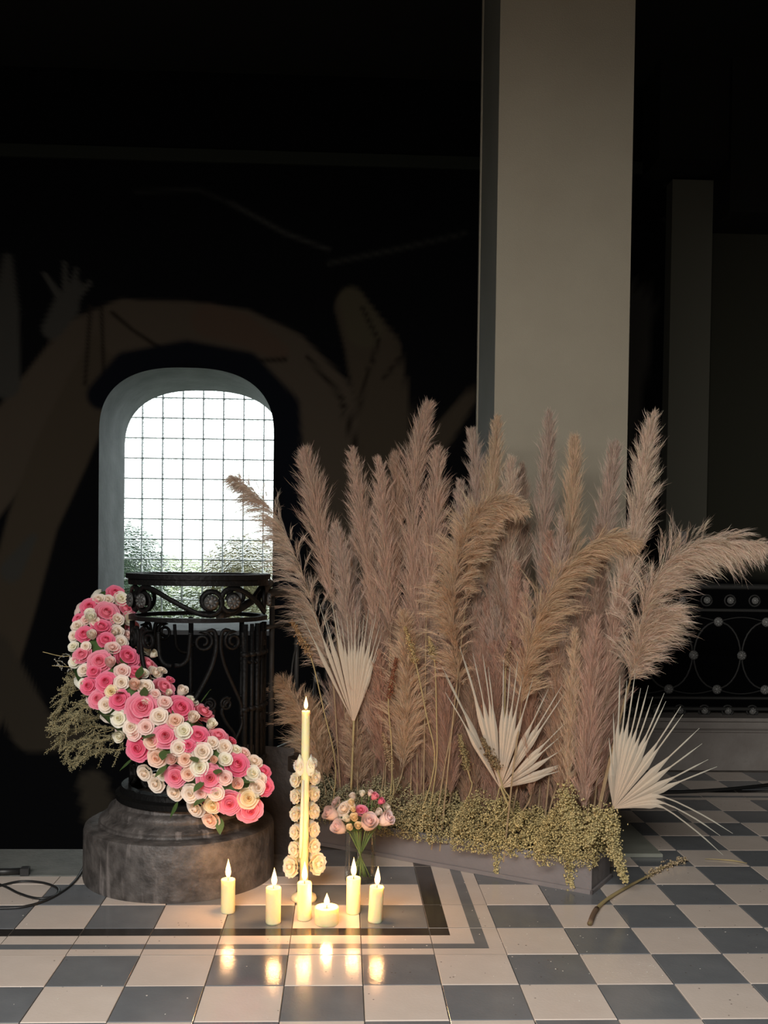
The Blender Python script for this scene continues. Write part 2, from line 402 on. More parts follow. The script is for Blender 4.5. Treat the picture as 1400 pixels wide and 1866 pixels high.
# reveal and window
mb = MB(); n = NA; Vv = [(x, YB, z) for x, z in A0]+[(x, YG, z) for x, z in A1]
mb.add(Vv, [(i, (i+1) % n, n+(i+1) % n, n+i) for i in range(n)])
win = mb.build('window_1', M['reveal'], smooth=False); tag(win, 'arched window of glass blocks in a deep grey plaster reveal', kind='structure')
BP = .1725; gx0 = at_y(221, 900, YG).x; gz0 = at_y(345, 1129, YG).z-.002
bm_ = MB(); h = BP/2-.0045
bm_.box((-h, 0, -h), (h, .06, h))
bme = mesh('glass_block', *(lambda s: ([( -s,0,-s),(s,0,-s),(s,0,s),(-s,0,s),(-s+.006,-.006,-s+.006),(s-.006,-.006,-s+.006),(s-.006,-.006,s-.006),(-s+.006,-.006,s-.006),(-s,.05,-s),(s,.05,-s),(s,.05,s),(-s,.05,s)],
   [(0,1,5,4),(1,2,6,5),(2,3,7,6),(3,0,4,7),(4,5,6,7),(0,8,9,1),(1,9,10,2),(2,10,11,3),(3,11,8,0)]))(h))
mort = MB()
nc, nrw = 10, 13
for i in range(nc+1):
    x = gx0+i*BP-.0+0; mort.box((x-.0045, YG+.008, gz0-.02), (x+.0045, YG+.055, gz0+nrw*BP))
for j in range(nrw+1):
    z = gz0+j*BP; mort.box((gx0-.1, YG+.010, z-.004), (gx0+nc*BP, YG+.054, z+.004))
mort.build('mortar_grid', M['mortar'], win)
for i in range(-1, 9):
    for j in range(nrw):
        x = gx0+(i+.5)*BP; z = gz0+(j+.5)*BP
        if x-h > gR+.05: continue
        if z+h < gbot: continue
        link('glass_block', bme, M['block'], win, loc=(x, YG+.008, z))
MB().box((pL-.02, YB-.03, zbot-.035), (pR+.02, YG, zbot), bev=.005).build('sill', M['reveal'], win)
# outer wall ring behind the reveal so that daylight comes only through the blocks
mb = MB(); P3 = arch(gL-.002, gR+.002, gbot-.01, gtop+.002, 96); n = 96
Vv = [(x, YG, z) for x, z in P3]; Vo = []
for x, z in P3:
    dx, dz = x-ccx, z-ccz
    k = min((X1-ccx)/dx if dx > 1e-6 else ((X0-ccx)/dx if dx < -1e-6 else 1e9), (Z1-ccz)/dz if dz > 1e-6 else ((Z0-ccz)/dz if dz < -1e-6 else 1e9))
    Vo.append((ccx+dx*k, YG, ccz+dz*k))
mb.add(Vv+Vo, [(i, (i+1) % n, n+(i+1) % n, n+i) for i in range(n)])
tag(mb.build('wall_outer', M['dark']), kind='structure', label='outer face of the window wall')
tag(MB().box((X0-.2,-6.2,-2.4),(X0,YG+.1,4.75)).build('wall_left', M['dark']), kind='structure', label='dark left wall')
tag(MB().box((X1,-6.2,-2.4),(X1+.2,YG+.1,4.75)).build('wall_right', M['olive']), kind='structure', label='dark olive right wall')
tag(MB().box((X0-.2,-6.4,-2.4),(X1+.2,-6.2,4.75)).build('wall_front', M['dark']), kind='structure', label='wall behind the viewer')
tag(MB().box((X0,-3.08,2.28),(X1,-3.0,4.75)).build('light_blocker', M['dark']), kind='structure', label='unseen panel added behind the viewer to shade the upper pillar and back wall')  # added out of view to keep light off the pillar top and mural
tag(MB().box((X0-.2,-6.4,4.75),(X1+.2,YG+.1,4.95)).build('ceiling', M['dark']), kind='structure', label='dark ceiling')
tag(MB().box((X0-.2,-6.4,-2.6),(X1+.2,YG+.1,-2.4)).build('floor_lower', M['dark']), kind='structure', label='floor of the stairwell below')
zt0 = at_y(440, 287, YB).z
tag(MB().box((X0, YB-.03, zt0-.05), (at_y(1219,320,YB).x, YB-.001, zt0+.05), bev=.006).build('trim_2', mat('trim_paint', (.025,.03,.02), .8)), kind='structure', label='painted picture rail along the top of the mural')
xa, xb = at_y(1219, 700, YB-.15).x, at_y(1293, 700, YB-.15).x
tag(MB().box((xa, YB-.15, at_y(1250,1048,YB-.15).z), (xb, YB-.001, at_y(1250,327,YB-.15).z)).build('trim_3', mat('pilaster_paint', (.21,.205,.16), .9)), kind='structure', label='narrow olive pilaster on the back wall')
zb = at_y(1330, 386, YB-.5).z
tag(MB().box((xb+.0, YB-.5, zb), (X1, YB-.002, 4.75)).box((xa-.2, YB-.45, at_y(1250,322,YB-.15).z+.02),(xb,YB-.002,4.75)).build('trim_4', M['dark']), kind='structure', label='dark ceiling beam above the pilaster')
sw = thing('switch_plate', 'small pale switch plate on the far pilaster', 'switch', at_y(1243, 980, YB-.151))
MB().box((-.035,-.008,-.05),(.035,0,.05), bev=.003).build('plate', M['white'], sw)
MB().box((-.012,-.014,-.02),(.012,-.008,.02)).build('rocker', M['white'], sw)

# outside: ground and hedge seen through the glass
def blobs(rng, n, boxf, size, colf, shape='oct'):
    c = boxf(n); n = len(c)
    s = size*(.6+.8*rng.random(n))
    O = np.array([(1,0,0),(-1,0,0),(0,1,0),(0,-1,0),(0,0,1),(0,0,-1)], float)
    Fo = np.array([(0,2,4),(2,1,4),(1,3,4),(3,0,4),(2,0,5),(1,2,5),(3,1,5),(0,3,5)])
    A = rng.normal(size=(n, 3, 3)); Q, _ = np.linalg.qr(A)
    st = rng.uniform(.5, 1.3, (n, 1, 3))
    Vv = np.einsum('nij,nkj->nki', Q, O[None]*st)*s[:, None, None]+c[:, None]
    Fc = (Fo[None]+(np.arange(n)*6)[:, None, None]).reshape(-1, 3)
    cc = np.repeat(colf(c, n), 6, axis=0)
    return Vv.reshape(-1, 3), Fc, cc
rg = np.random.default_rng(5)
def leaves_at(cx, cy, cz, rx, ry, rz, n, size, base, name, label, cat, grp=None):
    V = rg.normal(size=(n, 3)); V /= np.linalg.norm(V, axis=1)[:, None]; V *= (rg.random(n)**.25)[:, None]
    P = V*[rx, ry, rz]
    a = rg.normal(size=(n, 3)); a /= np.linalg.norm(a, axis=1)[:, None]; b = np.cross(a, rg.normal(size=(n, 3))); b /= np.linalg.norm(b, axis=1)[:, None]
    q = np.stack([P-a*size, P+b*size*.4, P+a*size, P-b*size*.4], 1).reshape(-1, 3)
    col = np.array(base)*(.7+.6*rg.random((n, 1))); col = np.repeat(col, 4, axis=0)
    t = thing(name, label, cat, (cx, cy, cz-rz), group=grp)
    q[:, 2] += rz
    link('foliage', mesh('foliage', q, np.arange(n*4).reshape(n, 4), col=col), M['moss'], t)
    MB().tube([(0,0,-.6),(0,0,rz*.8)], .04).build('trunk', M['straw'], t)
tag(MB().box((-14,YG+.4,-1.2),(10,30,-1.0)).build('ground_outside', mat('lawn', (.42,.45,.36), .9, noise=(.5,.52,.44), scale=2)), kind='structure', label='lawn outside the window')
for (px, py, rx, rz, base, lb) in ((226,1050,.46,.55,(.13,.20,.13),'green shrub outside the left of the glass block window'),(335,1122,.42,.26,(.26,.32,.18),'low green shrub outside the middle of the window'),(445,1065,.46,.50,(.36,.33,.20),'yellow green shrub outside the right of the window')):
    q = at_y(px, py, 8.2); leaves_at(q.x, q.y, q.z, rx, .3, rz, 900, .08, base, 'shrub', lb, 'shrub')

hp = at_y(345, 1035, 12)
leaves_at(hp.x, 12, hp.z-.6, 2.6, .5, .75, 2600, .13, (.50,.55,.36), 'hedge', 'pale green hedge far outside the glass block window', 'hedge')

# ------------------------------------------------------------------ pillar on its slab
xr = 1.10; xl = at_y(897, 1000, 1.42).x; yf = 1.42; yb = 1.95
MBp = MB().box((xl, yf, .015), (xr, yb, 4.75)); pil = MBp.build('pillar', M['pillar'])
tag(pil, kind='structure', label='tall square beige pillar behind the pampas grass')
me = pil.data
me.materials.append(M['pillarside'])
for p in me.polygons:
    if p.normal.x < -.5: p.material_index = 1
MB().box((xl-.006, yb-.02, .015), (xl, yb+.008, 4.75)).build('corner_strip', M['pillar'], pil)
zs = at_y(1000, 873, yf).z
MB().box((xl+.0005, yf-.0015, .015), (xr-.0005, yf, zs)).build('lower_panel', M['pillar'], pil)
tag(MB().box((xl-.04, .905, .001), (1.118, yf-.001, .014), bev=.003).build('floor_slab', M['slab']), 'flat grey green slab on the floor at the foot of the pillar', 'slab')

# ------------------------------------------------------------------ stone pedestal and newel railing
PC = Vector((-.608, .729, 0)); R0 = .315
prof = [(.318,0),(.32,.01),(.318,.165),(.314,.178),(.303,.184),(.270,.186),(.266,.192),(.268,.200),(.262,.208),(.246,.214),(.238,.222),(.240,.230),(.236,.240),(.226,.246),(.216,.250),(.212,.262),(.205,.266)]
ped = MB().lathe(prof, 96).build('stone_pedestal', M['stone'], loc=PC); shade_auto(ped)
tag(ped, 'round dark stone pedestal with moulded top under the iron newel', 'pedestal')
NC = Vector((-.552, .735, 0)); RN = .222
nw = thing('iron_newel_cage', 'round black wrought iron railing cage with scrolls standing on the stone pedestal', 'railing', (NC.x, NC.y, .268))
def cyl(s, z, off=0):   # s = arc length from the side facing the camera, world z
    th = s/RN - .18; r = RN+off
    return Vector((r*math.sin(th), -r*math.cos(th), z-.268))
def ringm(z0, z1, r0, r1, name, n=64):
    MB().lathe([(r0, z0-.268), (r1, z0-.268), (r1, z1-.268), (r0, z1-.268), (r0, z0-.268)], n, cap=False).build(name, M['iron'], nw)
ringm(.985, 1.005, RN-.03, RN+.012, 'top_rail'); ringm(1.005, 1.022, RN-.034, RN+.020, 'handrail_cap')
ringm(.868, .882, RN-.012, RN+.010, 'middle_rail')
mbp = MB().lathe([(.205,0),(.25,0),(.252,.018),(.238,.026),(.232,.044),(.205,.046)], 64, cap=False)
o_ = mbp.build('base_ring', M['iron'], nw, loc=(-.02, 0, 0))
def spiral(cs, cz, r0, r1, a0, turns, n=26, d=1):
    return [(cs+(r0+(r1-r0)*i/n)*math.cos(a0+d*2*PI*turns*i/n), cz+(r0+(r1-r0)*i/n)*math.sin(a0+d*2*PI*turns*i/n)) for i in range(n+1)]
def ros_mesh():
    mb = MB(); mb.lathe([(.001,-.006),(.009,-.006),(.010,-.004),(.005,0)][::-1], 10)
    for i in range(8):
        a = 2*PI*i/8; c_, s_ = math.cos(a), math.sin(a)
        mb.tube([(.006*c_, .006*s_, -.002), (.013*c_, .013*s_, -.005), (.020*c_, .020*s_, -.002)], [.003,.0055,.003], 6)
    mb.lathe([(.0005,-.009),(.021,-.001),(.022,.002),(.0005,.003)], 16)
    return mesh('rosette', mb.V, mb.F, smooth=True)
RM = ros_mesh(); RM.materials.append(M['ironpale'])
RM2 = ros_mesh(); RM2.materials.append(M['irondim'])
def scroll_obj(path, r, parent, f, name='scroll'):
    mb = MB().tube([f(s, z) for s, z in path], r, 6, flat=1.5); return mb.build(name, M['ironfar'] if parent.name.startswith('iron_railing') else M['iron'], parent, smooth=True)
def frieze(c1, c2, zc, sgn, f, parent, rr=.034, r=.007, ros=True, fn=None):
    # S scroll between two rosettes
    a = spiral(c1, zc, .020, rr+.008, -PI*.2 if sgn > 0 else PI*1.2, .9, d=-1*sgn)
    b = spiral(c2, zc, .020, rr+.008, PI*.8 if sgn > 0 else PI*.2, .9, d=-1*sgn)
    scroll_obj(a+b[::-1], r, parent, f)
CRV = [-.120, .090]
for k, (t1, t2) in enumerate(((-.128,.108),(.180,.398),(-.200,-.418),(.47,.62))):
    zc = .935
    sg = 1 if t2 > t1 else -1
    c1, c2 = t1, t2
    dr = .026
    R_ = .044
    P = [(c1+sg*x, z) for x, z in spiral(0, zc, .018, R_, PI/2+2*PI*1.2, 1.2, d=-1)]
    Q = [(c2+sg*x, z) for x, z in spiral(0, zc, .018, R_, -PI/2+2*PI*1.2, 1.2, d=-1)]
    mid = [P[-1], (c1*.80+c2*.20, zc+.034), ((c1+c2)/2, zc), (c1*.20+c2*.80, zc-.034), Q[-1]]
    mid = [(v.x, v.y) for v in catmull([(a, b, 0) for a, b in mid], 5)]
    scroll_obj(P+mid[1:-1]+Q[::-1], .0062, nw, cyl)
    for c_ in (c1, c2):
        p_ = cyl(c_, zc, .014); ro = link('rosette', RM2, None, nw, loc=p_)
        th = c_/RN-.18; ro.rotation_euler = Vector((-math.sin(th), math.cos(th), 0)).to_track_quat('Z', 'Y').to_euler(); ro.scale = (1.1,)*3
def lyre(c0, full=True):
    for sg in (-1, 1):
        A = lambda s, z: (c0+sg*s, z)
        P = [A(x, y) for x, y in spiral(.050, .808, .010, .036, PI*1.5, 1.75, d=-1)]
        last = P[-1]
        t = [last, A(.022,.845), A(.008,.80), A(.020,.735), A(.052,.665), A(.085,.60), A(.088,.56)]
        scroll_obj(P[:-3]+[(v.x, v.y) for v in catmull([(a, b, 0) for a, b in t], 5)][3:], .0055, nw, cyl)
        t2 = [A(.090,.835), A(.093,.79), A(.098,.755), A(.115,.735), A(.140,.730)]
        scroll_obj([(v.x, v.y) for v in catmull([(a, b, 0) for a, b in t2], 5)], .0045, nw, cyl)
        P = [A(x, y) for x, y in spiral(.028, .605, .007, .022, PI*1.5, 1.6, d=-1)]
        t3 = [P[-1], A(.012,.585), A(.03,.54), A(.060,.50), A(.060,.45), A(.02,.41)]
        scroll_obj(P[:-2]+[(v.x, v.y) for v in catmull([(a, b, 0) for a, b in t3], 4)], .0045, nw, cyl)
        P = [A(x, y) for x, y in spiral(.050, .36, .010, .034, PI*.5, 1.75, d=1)]
        t4 = [P[-1], A(.010,.36), A(.02,.42), A(.085,.52), A(.088,.56)]
        scroll_obj(P[:-3]+[(v.x, v.y) for v in catmull([(a, b, 0) for a, b in t4], 5)][3:], .0055, nw, cyl)
for c0 in (-.155, .135, .43, -.45): lyre(c0)
for s_, r_ in ((.235,.010),(.27,.007),(.305,.009),(.345,.007),(.39,.009),(-.30,.009),(-.6,.009),(.6,.009)):
    mb = MB().tube([cyl(s_, .30), cyl(s_, .86)], r_, 10)
    for zc in (.40,.58,.76): mb.lathe([(.004,-.01),(r_+.006,-.006),(r_+.006,.006),(.004,.01)], 10, c=cyl(s_, zc))
    mb.build('baluster', M['iron'], nw, smooth=True)

# curved curb and the long railing running back from the newel to the right
path = [Vector(p) for p in ((-.34,.98,0),(-.29,1.12,0),(-.20,1.38,0),(-.08,1.68,0),(.06,1.98,0),(.24,2.28,0),(.50,2.50,0),(.85,2.575,0),(1.3,2.58,0),(1.8,2.58,0),(2.4,2.58,0),(3.0,2.58,0),(3.6,2.58,0),(4.18,2.58,0))]
pp = catmull(path, 8)
def sweep(prof, name, material, hf=None):
    V = []; Fc = []; k = len(prof)
    for i, p in enumerate(pp):
        t = (pp[min(i+1, len(pp)-1)]-pp[max(i-1, 0)]).normalized(); nrm = Vector((t.y, -t.x, 0))
        for o_, z in prof: V.append(p+nrm*o_+Vector((0,0,z*(hf(i) if hf else 1))))
    for i in range(len(pp)-1):
        for j in range(k): jj = (j+1) % k; Fc.append((i*k+j, i*k+jj, (i+1)*k+jj, (i+1)*k+j))
    Fc.append(tuple(range(k))); Fc.append(tuple((len(pp)-1)*k+j for j in range(k))[::-1])
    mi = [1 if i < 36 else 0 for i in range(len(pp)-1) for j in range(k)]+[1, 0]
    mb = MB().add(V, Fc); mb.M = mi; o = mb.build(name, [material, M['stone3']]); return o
hf = lambda i: 1+.45*max(0, 1-i/18)
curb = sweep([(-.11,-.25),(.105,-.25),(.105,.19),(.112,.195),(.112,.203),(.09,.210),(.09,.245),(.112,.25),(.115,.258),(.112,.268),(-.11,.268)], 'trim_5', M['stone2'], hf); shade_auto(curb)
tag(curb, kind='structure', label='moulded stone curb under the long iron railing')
rl = thing('iron_railing', 'long black wrought iron railing with oval loops and pale rosettes on the stone curb', 'railing', (.5, 2.5, .27))
cum = [0]
for i in range(1, len(pp)): cum.append(cum[-1]+(pp[i]-pp[i-1]).length)
LT = cum[-1]
def rp(s, z, off=0):
    s = max(0, min(LT-1e-4, s))
    i = max(j for j in range(len(cum)) if cum[j] <= s); i = min(i, len(pp)-2)
    t = (s-cum[i])/(cum[i+1]-cum[i]); p = pp[i].lerp(pp[i+1], t); d = (pp[i+1]-pp[i]).normalized(); nrm = Vector((d.y, -d.x, 0))
    return p+nrm*off+Vector((0,0,z))-Vector((.5,2.5,.27))
zR = lambda py: at_y(1320, py, 2.58).z
ztr, zmr, zo1, zoc, zo2 = zR(1069), zR(1112), zR(1133), zR(1194), zR(1256)
for z, r_, nm in ((ztr, .016, 'top_rail'), (zmr, .009, 'middle_rail'), (zR(1272), .008, 'lower_rail'), (.30, .010, 'bottom_rail')):
    MB().tube([rp(LT*i/90, z) for i in range(91)], r_, 8, flat=1.6).build(nm, M['ironfar'], rl, smooth=True)
pitch = .258; sx0 = None
# align an oval centre with its place on the straight run
xo = at_y(1307, 1194, 2.58).x
s_ref = min((abs(rp(LT*i/2000, 0).x+.5-xo), LT*i/2000) for i in range(2001) if LT*i/2000 > 1.8)[1]
k0 = -int((s_ref-.15)/pitch)
for k in range(k0, 9):
    c0 = s_ref+k*pitch
    if c0+.13 > LT or c0 < .12: continue
    f = lambda s, z: rp(s, z)
    el = [(c0+.5*pitch*.97*math.cos(2*PI*i/28), zoc+(zo1-zoc)*math.sin(2*PI*i/28)) for i in range(29)]
    scroll_obj(el, .0032, rl, f, 'oval_loop')
    for sg in (1, -1):
        za = zo1 if sg > 0 else zo2
        scroll_obj([(c0-pitch*.5+pitch*i/10-pitch*.0, za+sg*.022*math.cos(PI*(i/10-.5)*1.0)-sg*.022*0) for i in range(11)] if False else [(c0+pitch*i/10, za+sg*.024*math.sin(PI*i/10)) for i in range(11)], .003, rl, f, 'arc')
    for s_, z in ((c0, zo1), (c0, zo2), (c0+pitch/2, zoc)):
        ro = link('rosette', RM, None, rl, loc=rp(s_, z, .01)); ro.rotation_euler = (-PI/2, 0, 0)
        d = (rp(s_+.01, 0)-rp(s_-.01, 0)).normalized(); ro.rotation_euler = Vector((-d.y, d.x, 0)).to_track_quat('Z', 'Y').to_euler(); ro.scale = (1.15,)*3
    for zz in (zR(1094), zR(1295)):
        for sd in (-.055, .055):
            ro = link('rosette', RM, None, rl, loc=rp(c0+pitch/2+sd*1.2, zz, .01)); d = (rp(c0+.01, 0)-rp(c0-.01, 0)).normalized(); ro.rotation_euler = Vector((-d.y, d.x, 0)).to_track_quat('Z', 'Y').to_euler(); ro.scale = (.9,)*3
        scroll_obj(spiral(c0+pitch/2-.066, zz, .028, .030, 0, 1, n=16)[:-1]+[(c0+pitch/2-.036, zz)], .003, rl, f)
        scroll_obj(spiral(c0+pitch/2+.066, zz, .028, .030, 0, 1, n=16), .003, rl, f)
# ramped rail end joining the newel
P = [Vector(q) for q in ((-.47,.62,.885),(-.42,.75,.90),(-.36,.92,.945),(-.33,1.02,.985))]
MB().tube([p-Vector((.5,2.5,.27)) for p in catmull(P, 6)], .014, 8).build('joining_rail', M['ironfar'], rl, smooth=True)
for s_ in (.05, .30, .62):
    q = rp(s_, .27); MB().tube([rp(s_, .30), rp(s_, ztr)], .010, 8).build('post', M['ironfar'], rl, smooth=True)

# ------------------------------------------------------------------ roses
def rose_mesh(seed, kind='open'):
    rn = np.random.default_rng(seed); V = []; Fc = []; Cc = []
    nl = 7 if kind == 'open' else (5 if kind == 'spray' else 4)
    counts = [2,3,3,4,5,5,6][:nl]; ph = 0
    for k in range(nl):
        q = (k+.35)/nl
        r = (.10+.90*q**1.15)*(1 if kind != 'bud' else .72)
        top = (.30-.34*q**2) if kind == 'open' else ((.42-.34*q**2) if kind == 'spray' else .95-.25*q)
        for p in range(counts[k]):
            ph += 2.4+rn.uniform(-.15, .15) if p == 0 else 2*PI/counts[k]+rn.uniform(-.1, .1)
            hw = 2*PI/counts[k]*.72 if k else 2.4; hw = min(hw, 2.4)
            nu, nv = (7, 5); off = len(V); tj = rn.uniform(-.05, .05); wv = rn.uniform(0, 6)
            for j in range(nv+1):
                v = j/nv
                for i in range(nu+1):
                    u = i/nu*2-1
                    edge = 1-.20*abs(u)**2.5*v
                    rr = r*(.30+.70*math.sin(min(v*1.4, 1)*PI/2))*(1-(.30*v**3 if q < .45 else 0))
                    rr += r*(.26*(v**4))*(q if q > .3 else 0) - .06*abs(u)*v*q + .05*math.sin(wv+u*5)*v**2*q*r + r*.06*u*(1 if k else 2)
                    fl_ = -.55 if q > .75 else -.10; z = fl_+(top-fl_+tj)*v*edge
                    if q > .4 and kind != 'bud': z -= (v**4)*.20*q*(1-.3*abs(u))
                    a = ph+u*hw*(.35+.65*math.sin(min(1, v*1.3)*PI/2))
                    V.append((rr*math.cos(a), rr*math.sin(a), z)); Cc.append((q, v, 0))
            for j in range(nv):
                for i in range(nu): a0 = off+j*(nu+1)+i; Fc.append((a0, a0+1, a0+nu+2, a0+nu+1))
    V = np.array(V); V[:, :2] /= 1.12
    return V, Fc, np.array(Cc)
def tint(Cc, inner, outer, rim, base=(.75,.85,.5)):
    q = Cc[:, :1]; v = Cc[:, 1:2]; a, b, r, g = map(np.array, (inner, outer, rim, base))
    c = a*(1-q)+b*q; c = c*(1-v**6*.6)+r*v**6*.6
    gg = np.clip(1-v/.3, 0, 1)*.5*q; return c*(1-gg)+g*gg
PAL = {'pink': ((.90,.16,.25),(.90,.32,.43),(.95,.50,.58)), 'deep': ((.86,.09,.19),(.90,.20,.34),(.94,.38,.50)), 'cream': ((.95,.80,.64),(.96,.87,.77),(.97,.90,.83)),
       'blush': ((.94,.60,.52),(.95,.76,.70),(.97,.84,.80)), 'ivory': ((.93,.88,.66),(.95,.92,.80),(.96,.94,.88)), 'pale': ((.90,.62,.58),(.95,.86,.81),(.94,.74,.75)), 'peach': ((.94,.60,.42),(.95,.73,.60),(.97,.82,.74)), 'yellow': ((.93,.74,.38),(.95,.83,.58),(.96,.88,.70))}
RC = {}
def get_rose(pal, kind, var):
    key = (pal, kind, var)
    if key not in RC:
        V, Fc, Cc = rose_mesh(10+var*7+len(kind), kind)
        me = mesh('rose', V, Fc, smooth=True, col=tint(Cc, *PAL[pal])); me.materials.append(M['rose']); RC[key] = me
    return RC[key]
NM = {'open': 'rose', 'spray': 'spray_rose', 'bud': 'rosebud'}
LB = {'pink': 'bright pink rose', 'deep': 'deep pink rose', 'cream': 'small cream rose', 'blush': 'small blush pink rose', 'ivory': 'small ivory rose', 'peach': 'small peach rose', 'yellow': 'pale yellow ruffled rose'}
gar = thing('rose_garland', 'thick garland of pink and cream roses wound over the iron newel cage', 'garland', (-.60, .45, .30))
GO = Vector((-.60, .45, .30))
S = 480/1400
spine_px = [(222,1100,.86),(190,1130,.80),(180,1185,.70),(200,1240,.60),(250,1292,.52),(305,1338,.48),(355,1380,.46),(400,1415,.455),(440,1438,.47)]
sp = catmull([at_y(x, y, Y) for x, y, Y in spine_px], 6)
spR = [.072+.042*math.sin(min(1, (i+3)/14)*PI/2)*(1 if i < 40 else 1-.1*(i-40)/10) for i in range(len(sp))]
core = MB().tube(sp, [r*.80 for r in spR], 12); core.V = [tuple(Vector(v)-GO) for v in core.V]
core.build('moss_core', M['green'], gar, smooth=True)
pk = [(440,110,42),(300,185,46),(395,215,60),(500,198,52),(365,290,50),(540,310,46),(270,330,42),(390,360,42),(255,440,46),(352,475,58),(508,447,60),(620,490,55),(547,530,38),(385,585,50),(290,610,42),(340,680,48),(455,680,50),(705,610,55),(580,720,80),(790,720,68),(915,740,56),(703,875,60),(880,870,55),(825,925,34),(990,870,50),(552,945,64),(753,1095,54),(940,1100,66),(1090,1025,60),(1045,1238,60),(1155,1275,64),(1240,1145,46),(1230,1060,38),(1060,895,26),(735,572,22),(320,530,34),(240,250,30)]
cr = [(350,150,40,'c'),(470,145,38,'i'),(310,255,40,'i'),(235,290,34,'c'),(450,255,35,'c'),(515,250,36,'i'),(450,318,35,'c'),(315,345,35,'c'),(540,375,42,'c'),(470,375,38,'c'),(425,405,38,'b'),(600,410,40,'i'),(640,445,28,'i'),(212,400,28,'i'),(222,480,36,'i'),(270,525,36,'c'),(262,600,28,'i'),(412,492,38,'b'),(475,530,40,'b'),(655,540,42,'c'),(690,525,26,'c'),(470,592,38,'c'),(540,612,40,'p'),(600,612,42,'c'),(650,652,27,'b'),(415,640,32,'y'),(385,712,40,'c'),(790,645,40,'c'),(850,685,34,'i'),(702,695,36,'b'),(670,770,44,'c'),(757,795,42,'p'),(850,785,42,'c'),(800,848,44,'i'),(455,785,44,'i'),(520,830,42,'c'),(600,830,40,'b'),(465,875,42,'i'),(535,868,36,'b'),(632,905,42,'p'),(775,940,42,'c'),(657,995,50,'p'),(740,1000,40,'b'),(808,1000,38,'p'),(885,1045,44,'i'),(900,960,50,'c'),(955,912,36,'c'),(945,820,38,'i'),(1020,935,40,'c'),(1025,1000,36,'i'),(1080,950,32,'i'),(1125,965,32,'b'),(960,1005,28,'p'),(1180,1010,42,'c'),(1170,1075,42,'i'),(825,1080,36,'p'),(1022,1100,37,'b'),(1085,1132,42,'b'),(1145,1210,52,'y'),(1195,1150,40,'c'),(975,1182,40,'c'),(590,1080,44,'c'),(650,1135,48,'c'),(690,1085,34,'i'),(750,1180,48,'c'),(835,1185,48,'c'),(892,1185,32,'b'),(860,1268,50,'c'),(955,1250,45,'y'),(940,1328,48,'p'),(215,345,28,'c'),(590,540,28,'i'),(720,650,24,'c'),(1215,1105,30,'c'),(330,270,28,'c'),(280,260,28,'b'),(280,400,26,'c'),(430,330,24,'c'),(505,340,26,'b'),(600,690,20,'c'),(300,220,26,'i'),(400,150,30,'c')]
PM = {'c': 'cream', 'b': 'blush', 'i': 'ivory', 'p': 'peach', 'y': 'yellow'}
def sdf(p):
    best = 9; bi = 0
    for i in range(len(sp)):
        d = (p-sp[i]).length-spR[i]
        if d < best: best, bi = d, i
    return best, bi
rr_ = random.Random(11)
def place_rose(cx, cy, rad, pal, kind, squash=1):
    px, py = 60+cx*S, 1040+cy*S
    d = ray(px, py); u = d.normalized(); t = 2.8; hit = None; bb = (9, 0, 0)
    for _ in range(60):
        p = CAM+u*t; s_, i = sdf(p)
        if s_ < bb[0]: bb = (s_, t, i)
        if s_ < .002: break
        t += max(s_*.8, .002)
    s_, t, i = bb; p = CAM+u*t
    nrm = (p-sp[i]).normalized()
    vw = -u
    k = .45; nrm = (nrm*(1-k)+vw*k+Vector((0,0,.12))).normalized()
    r = rad*S*1.22*(t*u.dot(FW))/F
    q = nrm.to_track_quat('Z', 'Y'); rz = Matrix.Rotation(rr_.uniform(0, 6.3), 4, 'Z')
    mw = Matrix.Translation(p-GO-nrm*r*.15) @ q.to_matrix().to_4x4() @ Matrix.Rotation(rr_.uniform(-.15,.15), 4, 'X') @ rz @ Matrix.Diagonal((r, r, r*.95, 1))
    o = link(NM[kind], get_rose(pal, kind, rr_.randrange(3)), None, gar); o.matrix_local = mw
    o['label'] = LB[pal]
for i, (x, y, r) in enumerate(pk): place_rose(x, y, r, 'deep' if i % 3 == 1 or r < 43 else 'pink', 'open')
for i, (x, y, r, p) in enumerate(cr): place_rose(x, y, r, PM[p], 'bud' if (i % 5 == 2 and r < 44) else 'spray')
# fill the flanks and the far side of the garland
for i in range(2, len(sp)-2, 3):
    t = (sp[i+1]-sp[i-1]).normalized(); a = t.cross(Vector((0,1,0))).normalized()
    for th in (2.1, 2.9, 3.7, 4.4):
        b = t.cross(a); nrm = (a*math.cos(th)+b*math.sin(th))
        if nrm.dot(FW) < .15: nrm = -nrm
        if nrm.dot(FW) < .25: continue
        r = rr_.uniform(.028, .042); p = sp[i]+nrm*spR[i]
        mw = Matrix.Translation(p-GO) @ nrm.to_track_quat('Z', 'Y').to_matrix().to_4x4() @ Matrix.Diagonal((r, r, r, 1))
        pal = rr_.choice(['cream','deep','ivory','blush']); o = link('rose' if pal == 'deep' else 'spray_rose', get_rose(pal, 'open' if pal == 'deep' else 'spray', 1), None, gar); o.matrix_local = mw; o['label'] = LB[pal]
def leaf_mesh():
    V = []; Fc = []
    for i in range(7):
        t = i/6; wdt = .28*math.sin(PI*t**.8)+.001
        V += [(-wdt, t, -.05*t), (0, t, .06*t*(1-t)*2-.1*t*t), (wdt, t, -.05*t)]
    for i in range(6):
        for j in range(2): a = i*3+j; Fc.append((a, a+1, a+4, a+3))
    return mesh('leaf', V, Fc, smooth=True)
LM = leaf_mesh(); LM.materials.append(M['green'])
